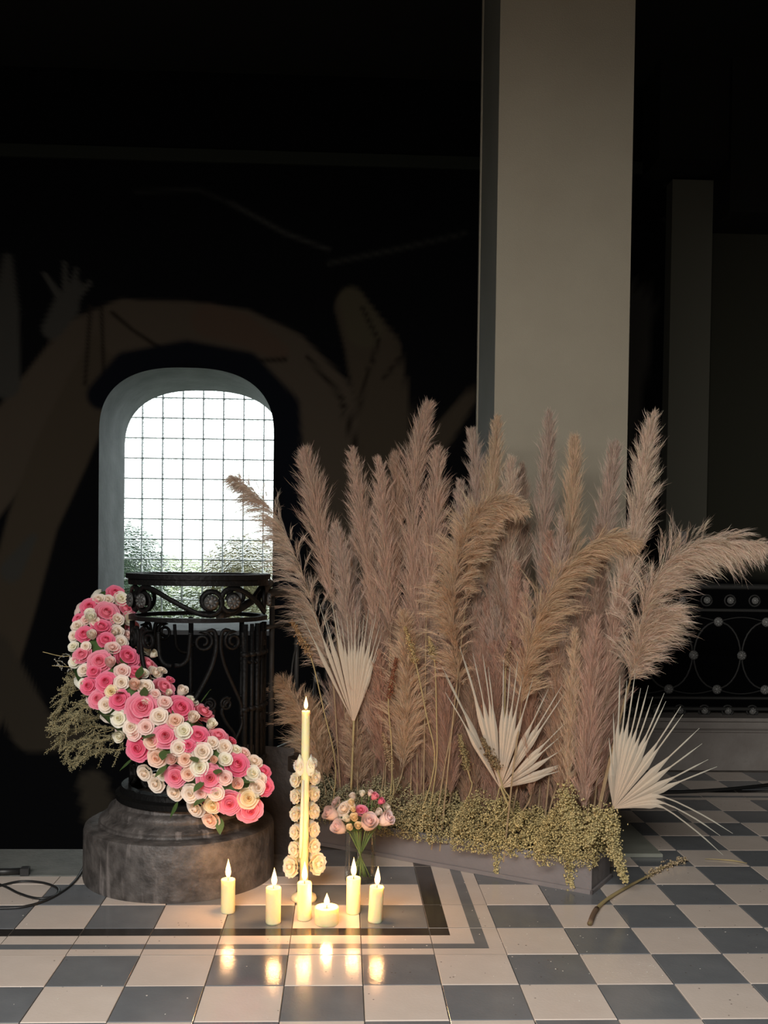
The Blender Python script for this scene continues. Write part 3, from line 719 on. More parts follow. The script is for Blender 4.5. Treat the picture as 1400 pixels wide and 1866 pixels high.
for cx, cy in ((845,985),(905,1215),(990,1050),(1130,1120),(690,955),(520,1010),(480,640),(900,690),(985,1325),(590,665),(420,770),(700,1040),(900,1120),(560,560),(760,1240),(640,865),(1190,1215)):
    u = ray(60+cx*S, 1040+cy*S).normalized(); t = 2.9
    bb = (9, 0, 0)
    for _ in range(60):
        s_, i = sdf(CAM+u*t)
        if s_ < bb[0]: bb = (s_, t, i)
        if s_ < .004: break
        t += max(s_*.8, .002)
    s_, t, i = bb; p = CAM+u*t
    o = link('leaf', LM, None, gar); nrm = (p-sp[i]).normalized()
    o.matrix_local = Matrix.Translation(p-GO-nrm*.01) @ (nrm+Vector((rr_.uniform(-.5,.5),0,rr_.uniform(-.5,.5)))).normalized().to_track_quat('Y', 'Z').to_matrix().to_4x4() @ Matrix.Diagonal((.05,.055,.05,1))

# ------------------------------------------------------------------ dried filler (sprigs, moss bank)
def sprig_arrays(rng, P, spread, n, size, cols, droop=0):
    """tiny florets scattered round a curve"""
    P = np.array([list(p) for p in P]); k = len(P)
    t = rng.random(n)*(k-1.001); i = t.astype(int); f = (t-i)[:, None]
    c = P[i]*(1-f)+P[i+1]*f
    sw_ = np.array(spread)[i] if hasattr(spread, '__len__') else np.full(n, spread)
    c = c+rng.normal(size=(n, 3))*sw_[:, None]*.5
    cols = np.array(cols)
    return blobs(rng, n, lambda m: c, size, lambda cc, m: cols[rng.integers(0, len(cols), m)]*(.75+.5*rng.random((m, 1))))
rg = np.random.default_rng(9)
gc = [(.34,.30,.17),(.40,.36,.21),(.28,.26,.16)]
sg_ = thing('dried_sprig_bunch', 'bunch of dried grey green filler sprigs sticking out left behind the rose garland', 'dried flowers', (-.8, .72, .3))
for (pts) in ([(190,1250),(130,1262),(105,1300),(98,1335)],[(200,1290),(150,1290),(118,1330),(95,1318)],[(210,1330),(150,1345),(122,1370),(128,1400)],[(240,1360),(190,1372),(150,1380),(124,1398)],[(180,1205),(130,1240),(112,1268)],[(230,1330),(170,1325),(115,1345),(110,1362)],[(170,1186),(120,1196),(78,1188)],[(170,1212),(130,1215),(95,1213)],[(190,1225),(150,1235),(120,1252)],[(210,1300),(160,1310),(118,1300)],[(200,1270),(160,1275),(108,1315)],[(230,1345),(180,1350),(140,1365)]):
    Y = .74+rr_.uniform(-.05, .08); Pp = catmull([at_y(x, y, Y) for x, y in pts], 5)
    off = Vector((-.8,.72,.3)); Pp = [p-off for p in Pp]
    thin = pts[0][1] < 1215 and pts[0][0] == 170
    Vs = []; Fs = []; Cs = []; n0 = 0; mt = MB().tube(Pp, .0012, 5)
    for q in range(10 if thin else 34):
        i0 = int(rr_.uniform(.15, .98)*(len(Pp)-2)); p0 = Pp[i0]; dd_ = (Pp[i0+1]-p0).normalized()
        dv = (dd_+Vector((rr_.gauss(0,.55), rr_.gauss(0,.55), rr_.gauss(0,.55)))).normalized(); ll = rr_.uniform(.02, .035 if thin else .065)
        tw = [p0, p0+dv*ll*.5+Vector((0,0,.003)), p0+dv*ll]
        mt.tube(tw, .0006, 3, cap=False)
        V_, F_, C_ = sprig_arrays(rg, tw, .004 if thin else .0065, 14 if thin else 34, .0021, [(.42,.42,.38)] if thin else gc)
        Vs.append(V_); Fs.append(F_+n0); Cs.append(C_); n0 += len(V_)
    sp_o = tag(link('sprig', mesh('sprig', np.concatenate(Vs), np.concatenate(Fs), col=np.concatenate(Cs)), M['moss'], sg_), kind='stuff')
    tag(mt.build('stalk', M['straw'], sp_o), kind='stuff')

# planter trough
c0 = at_z(1077, 1629); c1 = at_z(590, 1541); dl = (c1-c0).normalized(); c1 = c0+dl*1.10
pw = Vector((-dl.y, dl.x, 0)); pw = pw if pw.y > 0 else -pw; WP = .20; HP = .108
ang = math.atan2(-dl.y, -dl.x)
pl = thing('planter_trough', 'long low grey wooden trough planter holding the pampas grass', 'planter', c1, (0,0,ang))
Lp = 1.10; tk = .012
MB().box((0,0,.004),(Lp,tk,HP), bev=.002).build('front_board', M['planter'], pl)
MB().box((0,WP-tk,.004),(Lp,WP,HP), bev=.002).build('back_board', M['planter'], pl)
MB().box((0,tk,.004),(tk,WP-tk,HP)).build('end_board', M['planter'], pl)
MB().box((Lp-tk,tk,.004),(Lp,WP-tk,HP)).build('end_board', M['planter'], pl)
MB().box((tk,tk,.004),(Lp-tk,WP-tk,.016)).build('bottom_board', M['planter'], pl)
MB().box((-.006,-.008,0),(Lp+.008,0,.014), bev=.002).box((Lp,-.008,0),(Lp+.008,WP+.004,.014), bev=.002).build('base_moulding', M['planter'], pl)
MB().box((Lp-.03,-.003,.014),(Lp+.003,0,HP)).build('corner_strip', M['planter'], pl)
tag(MB().box((tk,tk,.017),(Lp-tk,WP-tk,.085)).build('floral_foam', M['soil'], pl), label='dark floral foam')
DX = -dl                                       # left to right along the trough
def root(s, d=.5): return c1+DX*(Lp*s)+pw*(WP*d)+Vector((0,0,.085))
def depth_at(s, d=.5): return root(s, d).y
# bank of dried yellow green filler
n = 62000
s_ = rg.random(n)*1.06-.04; th = rg.random(n)*PI; lump = .6+.4*np.sin(s_*31+1.3*np.sin(s_*13))+.3*np.sin(s_*67)
rr2 = rg.random(n)**.4*(.105+.055*lump)
dd = .5*WP+np.cos(th)*rr2*1.25; zz = HP-.015+np.sin(th)*rr2*(1.05+.25*np.clip(s_-.85, 0, 1)*4)
base = np.array(c1)[None]+np.array(DX)[None]*(s_*Lp)[:, None]+np.array(pw)[None]*dd[:, None]; base[:, 2] = zz
kq = np.floor(base*38); hsh = np.sin(kq@np.array([12.9,78.2,37.7]))*43758.5; hsh = hsh-np.floor(hsh)
keep = hsh > .30; base = base[keep]; s2 = s_[keep]
ca, cb = np.array([.36,.34,.22]), np.array([.58,.48,.23])
def mcol(c, m): return (ca*(1-np.clip(s2*1.6-.15, 0, 1))[:, None]+cb*np.clip(s2*1.6-.15, 0, 1)[:, None])*(.6+.7*rg.random((m, 1)))*(.75+.5*hsh[keep][:, None])
V_, F_, C_ = blobs(rg, len(base), lambda m: base, .0031, mcol)
fil = tag(link('dried_filler', mesh('dried_filler', V_, F_, col=C_), M['moss']), 'bank of dried yellow green filler flowers spilling over the trough rim', 'dried flowers', kind='stuff')
# trails that hang over the trough front
tr = [((820,1540),(826,1590),.010),((765,1515),(765,1535),.012),((912,1530),(905,1590),.022),((1050,1480),(1045,1560),.034),((1040,1550),(1040,1620),.022),((1020,1540),(1060,1560),.035),((1110,1480),(1120,1560),.035),((1120,1550),(1140,1605),.020),((1030,1440),(1040,1500),.035),((1090,1480),(1070,1540),.035),((945,1545),(950,1560),.012),((870,1530),(874,1548),.010)]
Va = []; Fa = []; Ca = []; nn = 0
for (a, b, wd) in tr:
    sA = min(1.04, max(0, (a[0]-580)/520.)); Yq = (c1+DX*(Lp*sA)).y-.022
    P_ = [at_y(a[0]*(1-t)+b[0]*t, a[1]*(1-t)+b[1]*t, Yq-.01*t) for t in (0,.33,.66,1)]
    V_, F_, C_ = sprig_arrays(rg, P_, [wd, wd*.9, wd*.6, wd*.3], int(80+26000*wd*.6), .0042, [(.56,.47,.22),(.50,.43,.22),(.62,.51,.26)])
    Va.append(V_); Fa.append(F_+nn); Ca.append(C_); nn += len(V_)
tag(link('hanging_filler', mesh('hanging_filler', np.concatenate(Va), np.concatenate(Fa), col=np.concatenate(Ca)), M['moss']), 'trails of dried yellow filler hanging over the trough front and right end', 'dried flowers', kind='stuff')

# ------------------------------------------------------------------ pampas plumes
def plume_arrays(rng, P, wmax, ncl=80, nst=30, droop=0., side=None, spread=.42, fl=1.0, col=(.45,.33,.26), flat=.85):
    P = [Vector(p) for p in P]; Q = catmull(P, 10); Q = np.array([list(q) for q in Q]); k = len(Q)
    tg = np.gradient(Q, axis=0); tg /= np.linalg.norm(tg, axis=1)[:, None]
    tc = np.sort(rng.random(ncl)**.95)
    fi = tc*(k-1.001); i = fi.astype(int); f = (fi-i)[:, None]
    O = Q[i]*(1-f)+Q[i+1]*f; Tn = tg[i]
    rad = rng.normal(size=(ncl, 3)); rad -= (rad*Tn).sum(1)[:, None]*Tn; rad /= np.linalg.norm(rad, axis=1)[:, None]
    if side is not None:
        rad = rad*.55+np.array(side)[None]*(.2+.8*rng.random((ncl, 1))); rad -= (rad*Tn).sum(1)[:, None]*Tn; rad /= np.linalg.norm(rad, axis=1)[:, None]
    prof = np.minimum(1, (.55+tc*2.2))*np.clip(1-tc, 0, 1)**.55*(.85+.3*rng.random(ncl))+.06
    al = spread*(.15+1.05*rng.random(ncl))
    L = np.minimum(wmax*.92*prof/math.sin(spread), .26)*(.6+.55*rng.random(ncl))
    d0 = Tn*np.cos(al)[:, None]+rad*np.sin(al)[:, None]
    ns = 6; us = np.linspace(0, 1, ns)
    g = np.array([0, 0, -1.])
    cur = O[:, None]+d0[:, None]*(L[:, None]*us[None])[..., None]+rad[:, None]*(L[:, None]*us[None]**2*.16*fl)[..., None]+g[None, None]*(droop*L[:, None]*us[None]**2)[..., None]
    # strands leaving each branchlet
    n = ncl*nst; ci = np.repeat(np.arange(ncl), nst); u0 = rng.random(n)**.8*.75
    fu = u0*(ns-1.001); iu = fu.astype(int); fr = (fu-iu)[:, None]
    S0 = cur[ci, iu]*(1-fr)+cur[ci, iu+1]*fr; D = cur[ci, iu+1]-cur[ci, iu]; D /= np.linalg.norm(D, axis=1)[:, None]
    S0 = S0+rng.normal(size=(n, 3))*.0026
    jit = rng.normal(size=(n, 3)); D1 = D+jit*.10*fl; D1 /= np.linalg.norm(D1, axis=1)[:, None]
    sl = np.minimum(L[ci]*(.30+.35*rng.random(n)), .075)
    M1 = S0+D1*(sl*.5)[:, None]; D2 = D1+rng.normal(size=(n, 3))*.20*fl+g[None]*(droop*.9+.05); D2 /= np.linalg.norm(D2, axis=1)[:, None]
    E1 = M1+D2*(sl*.5)[:, None]
    sd = np.cross(D1, rng.normal(size=(n, 3))); sd /= np.linalg.norm(sd, axis=1)[:, None]
    wd = (.00036+.00034*rng.random(n))[:, None]
    V = np.stack([S0-sd*wd*.6, S0+sd*wd*.6, M1-sd*wd, M1+sd*wd, E1], 1).reshape(-1, 3)
    b = np.arange(n)[:, None]*5
    Ft = np.concatenate([b+np.array([[0,1,3]]), b+np.array([[0,3,2]]), b+np.array([[2,3,4]])])
    cv = np.array(col)[None]*(.72+.5*rng.random((n, 1)))*(.9+.2*rng.random((n, 3))*np.array([1,.6,.4])); cv = np.repeat(cv, 5, axis=0)
    cv[4::5] *= 1.15
    return V, Ft, np.clip(cv, 0, .92)
PKB = (.67,.52,.42); TAN = (.74,.59,.43); RED = (.52,.35,.27); GRY = (.64,.53,.45); PAL2 = (.80,.67,.55)
def plume(pts, wpx, s, d, label, col=PKB, droop=.0, side=None, yo=0., spread=.42, ncl=85, nst=30, fl=1.0, group=None, seed=None):
    nst = 17; ncl = int(ncl*4.3)
    rng = np.random.default_rng(seed if seed else int(pts[0][0]*7+pts[0][1]))
    rt_ = root(s, d); Y0 = rt_.y; n = len(pts)
    P = [at_y(x, y, Y0+yo*(1-i/(n-1))) for i, (x, y) in enumerate(pts)][::-1]     # base .. tip
    t = thing('pampas_plume', label, 'pampas grass', rt_, group=group)
    P = [p-rt_ for p in P]
    w_ = wpx*depth_scale(Y0)*.5
    V, Ft, cc = plume_arrays(rng, P, w_, ncl=ncl, nst=nst, droop=droop, side=side, col=col, spread=spread, fl=fl)
    V[:, 2] = np.maximum(V[:, 2], -.06)
    link('plume', mesh('plume', V, Ft, col=cc), M['plume'], t)
    st = catmull([Vector((0,0,-.03)), P[0]*.5+Vector((0,0,.01))]+P[:-1], 4)
    MB().tube(st, [.0032 if i < 8 else .0010 for i in range(len(st))], 5).build('stem', M['stalk'], t)
L_ = Vector((-1,0,0)); 
plume([(425,868),(462,895),(505,945),(545,1030),(578,1130),(605,1230)], 125, .10, .3, 'arching pampas plume whose tip crosses the bright window', PAL2, .30, (-.8,0,-.5), -.05, spread=.75, ncl=120)
plume([(555,825),(572,900),(588,1000),(608,1110)], 66, .13, .5, 'upright pampas plume just right of the window', PKB, .02, spread=.36)
plume([(612,958),(626,1040),(640,1150),(650,1230)], 58, .16, .3, 'short upright pampas plume above the leftmost palm fan', GRY, .02, spread=.36)
plume([(643,822),(658,930),(672,1030),(682,1130)], 60, .2, .6, 'tall narrow pampas plume third from the left of the tall ones', PKB, spread=.34)
plume([(690,838),(698,940),(706,1060),(712,1150)], 56, .25, .4, 'pinkish pampas plume left of the tallest plume pair', PKB, spread=.36)
plume([(722,832),(724,900),(718,1000),(708,1130)], 62, .28, .7, 'broad brown pampas plume with a blunt brushy top', (.56,.41,.31), spread=.36)
plume([(782,738),(765,810),(755,900),(755,1060),(760,1150)], 60, .36, .6, 'tallest pampas plume left of the pillar', PKB, spread=.32, ncl=100)
plume([(798,822),(796,900),(786,1000),(778,1100)], 64, .40, .4, 'pampas plume just right of the tallest one', PKB, spread=.38)
plume([(838,878),(836,950),(828,1050),(820,1130)], 44, .45, .7, 'small thin pampas plume against the dark left of the pillar', GRY, spread=.36)
plume([(860,788),(868,880),(866,1000),(862,1100)], 50, .5, .9, 'pampas plume in front of the dark left side of the pillar', GRY, spread=.30)
plume([(906,765),(900,850),(893,950),(882,1080)], 46, .55, .9, 'slim tan pampas plume at the left edge of the pillar face', TAN, spread=.28)
plume([(960,925),(915,915),(870,940),(840,1000),(826,1080),(828,1160),(838,1250)], 130, .47, .0, 'big tan pampas plume bending right in the middle of the group', TAN, .30, (-.5,-.3,-.4), -.16, spread=.8, ncl=150)
plume([(935,905),(900,945),(860,1010),(850,1090)], 60, .5, .0, 'drooping tan pampas plume tucked under the bent middle one', TAN, .35, (.6,-.2,-.5), -.14, spread=.6)
plume([(1000,752),(998,850),(990,960),(985,1080)], 42, .66, .95, 'thin tall pampas plume against the middle of the pillar', GRY, spread=.26)
plume([(1048,800),(1045,880),(1038,980),(1030,1080)], 46, .72, .9, 'orange tan pampas plume against the pillar, right of its middle', TAN, spread=.28)
plume([(932,838),(930,930),(925,1040),(920,1150)], 50, .58, .7, 'pale pampas plume against the left part of the pillar', PAL2, spread=.3)
plume([(952,850),(950,940),(948,1040),(945,1150)], 40, .6, .9, 'dark slim pampas plume against the left part of the pillar', (.44,.34,.27), spread=.28)
plume([(1122,808),(1112,880),(1100,980),(1088,1080)], 44, .86, .9, 'wispy pampas plume against the right part of the pillar', GRY, spread=.28)
plume([(1190,758),(1176,840),(1162,950),(1140,1060),(1118,1160)], 68, .96, .5, 'tallest pampas plume at the right edge of the pillar', PAL2, spread=.34, ncl=120)
plume([(1165,988),(1110,980),(1060,1005),(1015,1060),(980,1130),(958,1210),(950,1290)], 120, .72, .0, 'golden pampas plume bending right in front of the pillar', (.72,.56,.39), .28, (.5,-.3,-.6), -.14, spread=.65, ncl=130)
plume([(1388,992),(1330,985),(1270,992),(1218,1025),(1182,1085),(1165,1160),(1152,1230)], 165, .97, .1, 'large pale pampas plume sweeping out to the far right', PAL2, .30, (.5,-.1,-.7), -.22, spread=.75, ncl=180)
plume([(1232,1110),(1200,1140),(1170,1180),(1148,1240)], 110, .98, .1, 'short pale pampas tuft under the far right sweeping plume', PAL2, .16, (.7,-.1,-.4), -.1, spread=.7)
plume([(512,1235),(545,1290),(575,1360),(592,1430)], 130, .06, .1, 'fluffy low pampas plume behind the tall taper flame', TAN, .10, (-.9,0,.1), -.04, spread=.85)
plume([(560,1270),(580,1340),(598,1420)], 60, .10, .4, 'low brown pampas plume right of the taper flame', (.56,.42,.29), spread=.6)
plume([(735,1115),(742,1200),(742,1300),(735,1400)], 115, .28, .1, 'wide fluffy tan pampas plume low behind the sorghum heads', TAN, .05, spread=.8, ncl=140)
plume([(805,1190),(812,1290),(818,1380),(822,1450)], 60, .46, .2, 'rusty red pampas stalk low in the middle', RED, spread=.35, ncl=110)
plume([(690,1190),(696,1290),(700,1400)], 56, .24, .3, 'low brown pampas plume right of the leftmost palm fan', (.55,.36,.27), spread=.45)
plume([(640,1300),(650,1370),(655,1430)], 80, .14, .3, 'low fluffy pampas tuft under the leftmost palm fan', (.64,.49,.36), spread=.8)
plume([(955,1190),(962,1290),(966,1380),(968,1450)], 66, .70, .3, 'rusty brown pampas stalk right of the middle palm fan', (.54,.34,.24), spread=.33)
plume([(1012,1180),(1018,1290),(1022,1380),(1024,1450)], 62, .80, .4, 'brown pampas stalk two right of the middle palm fan', (.54,.38,.27), spread=.33)
plume([(1085,1130),(1080,1240),(1073,1350),(1064,1480)], 58, .93, .1, 'pinkish pampas stalk standing at the right end of the trough', (.62,.45,.36), spread=.30, ncl=120)
plume([(1048,1150),(1046,1240),(1040,1340),(1034,1440)], 50, .87, .3, 'tan pampas stalk beside the right end stalk', TAN, spread=.4)
plume([(862,1240),(866,1330),(868,1440)], 52, .52, .4, 'dull brown pampas stalk behind the middle palm fan', (.48,.35,.26), spread=.36)
plume([(1140,1050),(1120,1150),(1100,1260),(1085,1350)], 54, .95, .4, 'rosy pampas plume below the tallest right one', (.63,.46,.36), spread=.36)
rf_ = random.Random(21)
def mass_label(x):
    cn, cc = rf_.choice([('pinkish beige', PKB), ('greyish', GRY), ('dark brown', (.48,.35,.27)), ('rosy brown', (.60,.42,.33))])
    zn = 'above the leftmost fan' if x < 700 else ('between left and middle fans' if x < 830 else ('above the middle fan' if x < 990 else 'between middle and right fans'))
    return 'slender %s pampas plume %s' % (cn, zn), cc
for k in range(30):
    x = 618+ (1125-618)*(k+.5)/30+rf_.uniform(-9, 9); y = rf_.uniform(930, 1110) if x > 640 else 1080
    s = (x-560)/580; ln = rf_.uniform(230, 330)
    plume([(x, y), (x+rf_.uniform(-8, 8), y+ln*.4), (x+rf_.uniform(-10, 4), y+ln*.75), (x-8*(s-.5), y+ln)], rf_.uniform(48, 62), max(.04, min(.97, s)), rf_.uniform(.5, .95),
          *mass_label(x), spread=.36, group='pampas plumes massed in the middle', seed=500+k)
def low_label(x):
    cn, cc = rf_.choice([('rusty red', RED), ('brown', (.54,.38,.27)), ('dull dark', (.42,.30,.22))])
    zn = 'under the leftmost fan' if x < 700 else ('left of the middle fan' if x < 840 else ('behind the middle fan' if x < 970 else 'near the trough right end'))
    return 'low %s pampas stalk %s' % (cn, zn), cc
for k in range(30):
    x = 622+ (1100-622)*(k+.5)/30+rf_.uniform(-7, 7); y = rf_.uniform(1150, 1240); s = (x-560)/580
    plume([(x, y), (x+rf_.uniform(-6, 6), y+80), (x, 1350), (x, 1490)], rf_.uniform(50, 62), max(.04, min(.97, s)), rf_.uniform(.55, .95),
          *low_label(x), spread=.34, group='lower pampas stalks behind the filler', seed=700+k)

# ------------------------------------------------------------------ palm fans
def fan(hub, tips, Y, stem_end, label, fuse=.42, wid=.013, fwd=.10):
    H = at_y(*hub, Y); t = thing('dried_palm_fan', label, 'palm leaf', H)
    n = len(tips)
    for i, tp in enumerate(tips):
        via = None
        if len(tp) == 4: via = tp[2:]; tp = tp[:2]
        k = (i/(n-1)-.5)*2
        E = at_y(tp[0], tp[1], Y-fwd*(1-.5*k*k))-H
        if via: mid = at_y(via[0], via[1], Y-fwd*.7)-H; P = catmull([Vector((0,0,0)), mid*.6+Vector((0,0,.01)), mid, mid*.45+E*.55+Vector((0,0,.008)), E], 3)
        else: P = catmull([Vector((0,0,0)), E*.35, E*.7+Vector((0,-.01,.004)), E], 6)
        m_ = len(P); V = []; Fc = []; cc = []
        view = (H-CAM).normalized()
        for j, p in enumerate(P):
            v = j/(m_-1); d = (P[min(j+1, m_-1)]-P[max(j-1, 0)]).normalized(); sd = d.cross(view).normalized()
            fz = fuse*(.75 if via else 1)
            ww = wid*(v/fz) if v < fz else wid*(.18+.82*max(0, 1-(v-fz)/.16))*(1 if v < .85 else (1-v)/.15)
            ww = max(ww, .0006)
            V += [p-sd*ww, p-view*ww*.9, p+sd*ww]
            c = np.array([.68,.53,.40])*(1-v)+np.array([.54,.55,.47])*v; cc += [c*.9, c*1.05, c*.95]
        for j in range(m_-1):
            a = j*3; Fc += [(a, a+1, a+4, a+3), (a+1, a+2, a+5, a+4)]
        link('leaf_segment', mesh('leaf_segment', V, Fc, col=np.array(cc)), M['palm'], t)
    S_ = at_y(*stem_end, Y)-H
    MB().tube(catmull([Vector((0,0,.01)), S_*.5+Vector((0,0,.0)), S_], 4), .0045, 6).build('stem', M['straw'], t, smooth=True)
f1 = [(548,1118),(556,1135),(568,1108),(582,1100),(592,1120),(604,1095),(612,1112),(622,1128),(632,1118),(640,1125),(648,1112),(656,1130),(664,1120),(672,1110),(680,1128),(686,1118),(692,1140),(695,1158),(690,1185)]
fan((645,1318), f1, depth_at(.17,.15), (640,1440), 'pale dried palm fan standing leftmost behind the candles', fuse=.55, wid=.0078, fwd=.04)
f2 = [(806,1215),(812,1232),(812,1262),(838,1178),(848,1205),(862,1190),(880,1192),(890,1215),(918,1202),(930,1215),(944,1205),(956,1215),(972,1235),(1000,1255),(1024,1250),(1030,1262),(1036,1312),(1030,1335),(1048,1352),(1085,1372),(1046,1384),(1040,1400)]
fan((912,1437), f2, depth_at(.60,-.05), (936,1486), 'pale dried palm fan in the middle, its blades spread to both sides', fuse=.46, wid=.0105)
f3 = [(1110,1345),(1118,1300),(1130,1230),(1143,1240),(1158,1226),(1168,1254),(1182,1249),(1190,1270),(1211,1263),(1214,1278),(1241,1287),(1245,1302),(1275,1327),(1280,1355),(1291,1384),(1307,1397),(1336,1519,1212,1453),(1313,1523,1212,1464),(1318,1558,1210,1472)]
fan((1118,1474), f3, depth_at(1.0,.35), (1098,1530), 'pale dried palm fan at the right end of the trough with drooping blades', fuse=.44, wid=.0125)

# ------------------------------------------------------------------ sorghum stalks
def sorghum(h0, h1, foot, s, label, col, wd=8, d=.1):
    rng = np.random.default_rng(int(h0[0]+h0[1])); rt_ = root(s, d); Y = rt_.y-.02
    t = thing('dried_seed_stalk', label, 'dried grass', rt_)
    a, b, f = at_y(*h0, Y)-rt_, at_y(*h1, Y)-rt_, at_y(*foot, Y)-rt_
    cc = [col, tuple(c*.7 for c in col)]
    V_, F_, C_ = sprig_arrays(rng, [a, a*.6+b*.4, b], [wd*.0008, wd*.0019, wd*.0011], 420, .0034, cc)
    link('seed_head', mesh('seed_head', V_, F_, col=C_), M['seed'], t)
    MB().tube(catmull([a, b, b*.5+f*.5+Vector((.004,0,0)), f, Vector((0,0,0))], 4), .0024, 6).build('stem', M['straw'], t, smooth=True)
sorghum((532,1132),(565,1192),(612,1400),.08,'tan seed stalk leaning left beside the leftmost palm fan',(.42,.26,.13),9,-.0)
sorghum((738,1142),(757,1205),(792,1395),.40,'thin golden seed stalk standing left of the middle',(.42,.30,.14),6,.0)
sorghum((782,1162),(792,1200),(795,1400),.44,'thin golden seed stalk with a forked tuft right of the other golden one',(.42,.32,.16),7,.05)
sorghum((722,1200),(708,1272),(714,1420),.30,'dark red seed stalk in front of the wide fluffy plume',(.24,.09,.05),6,.05)
sorghum((699,1338),(713,1400),(716,1450),.27,'short brown seed stalk just above the vase flowers',(.40,.27,.16),8,.0)
sorghum((878,1345),(905,1400),(925,1470),.60,'short dark seed head in front of the middle palm fan',(.24,.17,.09),9,-.2)
sorghum((930,1170),(922,1215),(912,1430),.62,'thin brown seed stalk above the middle palm fan',(.32,.2,.12),6,.3)
sorghum((838,1340),(852,1400),(858,1440),.53,'olive seed stalk left of the middle palm fan',(.32,.25,.12),8,.1)

# ------------------------------------------------------------------ candles
def flame_mesh():
    pr = [(.0005,0),(.28,.06),(.46,.2),(.5,.33),(.42,.5),(.27,.68),(.12,.85),(.0005,1)]
    mb = MB().lathe(pr, 12); me = mesh('flame', mb.V, mb.F, smooth=True); me.materials.append(M['flame']); return me
FMs = flame_mesh()
def put_flame(t, z, hgt=.06, wd=.017, pw_=1.3, dx=0.):
    MB().tube([(0,0,z-.004),(0,0,z+.004),(.001,0,z+.012)], .001, 5).build('wick', M['wick'], t)
    o = link('flame', FMs, None, t, loc=(dx, 0, z+.006), scale=(wd, wd, hgt)); o['label'] = 'bright yellow flame'
    l = bpy.data.lights.new('candle_light', 'POINT'); l.energy = pw_; l.color = (1,.50,.20); l.shadow_soft_size = .012; l.specular_factor = 0
    lo_ = bpy.data.objects.new('candle_light', l); C.objects.link(lo_); lo_.parent = t; lo_.location = (dx, 0, z+.035); lo_['kind'] = 'light'
def candle(px, py, r, h, label, fh=.06, tilt=0, dx=0., pw_=1.8):
    p = at_z(px, py); p.y += r
    t = thing('pillar_candle', label, 'candle', p, (0, tilt, 0), group='lit candles on the floor')
    prf = [(r*.93,0),(r,.004),(r*.99,h*.5),(r,h-.004),(r*.96,h-.001),(r*.80,h-.002),(r*.3,h-.005),(.001,h-.006)]
    MB().lathe(prf, 32).build('wax_body', M['wax'], t, smooth=True)
    put_flame(t, h-.004, fh, dx=dx, pw_=pw_)
candle(414,1667,.0215,.103,'lit ivory pillar candle standing leftmost, right in front of the stone pedestal',.060)
candle(497,1687,.0225,.108,'lit ivory pillar candle second from the left',.056,dx=.002)
candle(554,1680,.0215,.113,'lit ivory pillar candle in front of the tall flowered taper',.062)
candle(595,1691,.0355,.052,'short squat lit candle between the taller pillar candles',.038)
candle(644,1668,.0215,.110,'lit ivory pillar candle in front of the glass vase',.060)
candle(684,1684,.0215,.107,'slightly leaning lit pillar candle standing rightmost',.058,tilt=.045)
# tall wax flower taper
tp = at_z(553, 1648); tp.y += .04
tt = thing('flowered_taper_candle', 'tall lit taper candle decorated with columns of cream wax flowers', 'candle', tp)
MB().lathe([(.038,0),(.041,.006),(.038,.016),(.024,.022),(.015,.028)], 32).build('foot', M['waxf'], tt, smooth=True)
zt = lambda py: at_y(553, py, tp.y).z
HT = zt(1295)
MB().lathe([(.0135,.02),(.0135,HT*.5),(.0132,HT-.003),(.012,HT),(.006,HT-.003)], 20).build('taper', M['wax'], tt, smooth=True)
put_flame(tt, HT-.002, .042, .013, 1.1)
def waxflower(seed, r0=1):
    V, Fc, Cc = rose_mesh(seed, 'spray'); rn = np.random.default_rng(seed)
    a = np.arctan2(V[:, 1], V[:, 0]); V[:, :2] *= (1+.07*np.sin(a*14)[:, None]*(Cc[:, 1:2]))
    me = mesh('wax_flower', V, Fc, smooth=True); me.materials.append(M['waxf']); return me
WF = [waxflower(3), waxflower(8)]
msc = depth_scale(tp.y)
rows = [(1392,11,13),(1418,14,17),(1448,14,17),(1480,14,17),(1513,14,17),(1544,15,18),(1575,21,24)]
for i, (py, rp_, xo_) in enumerate(rows):
    for sx in (-1, 1):
        for bk in (0, 1):
            if bk and i == 0: continue
            r = rp_*msc*1.05; x = sx*(xo_*msc+.002)
            p = Vector((x if not bk else x*.75, -.010 if not bk else .030, zt(py)+.004*sx))
            nrm = Vector((sx*.75, -.75 if not bk else .9, .12)).normalized()
            o = link('wax_flower', WF[(i+bk) % 2], None, tt)
            o.matrix_local = Matrix.Translation(p) @ nrm.to_track_quat('Z', 'Y').to_matrix().to_4x4() @ Matrix.Rotation(i*1.3+sx, 4, 'Z') @ Matrix.Diagonal((r, r, r, 1))
for k, sx in enumerate((-1, 1, 1, -1)):
    y_ = -.012 if k < 2 else .014
    V = []; Fc = []
    for i in range(8):
        t = i/7; wd = .017*math.sin(PI*(t*.86+.14))**.8*(1 if t < .98 else .1)
        V += [(sx*.017-wd*.8, y_, zt(1412)+t*.062), (sx*.019, y_-.006, zt(1412)+t*.064), (sx*.017+wd*.8, y_, zt(1412)+t*.062)]
    for i in range(7):
        for j in range(2): a = i*3+j; Fc.append((a, a+1, a+4, a+3))
    MB().add(V, Fc).build('wax_petal', M['waxf'], tt, smooth=True)
MB().tube([(-.006,-.014,zt(1420)),(-.008,-.016,zt(1470)),(-.010,-.018,zt(1520)),(-.012,-.018,zt(1560))], [.004,.006,.006,.004], 8).build('wax_drip', M['waxf'], tt, smooth=True)

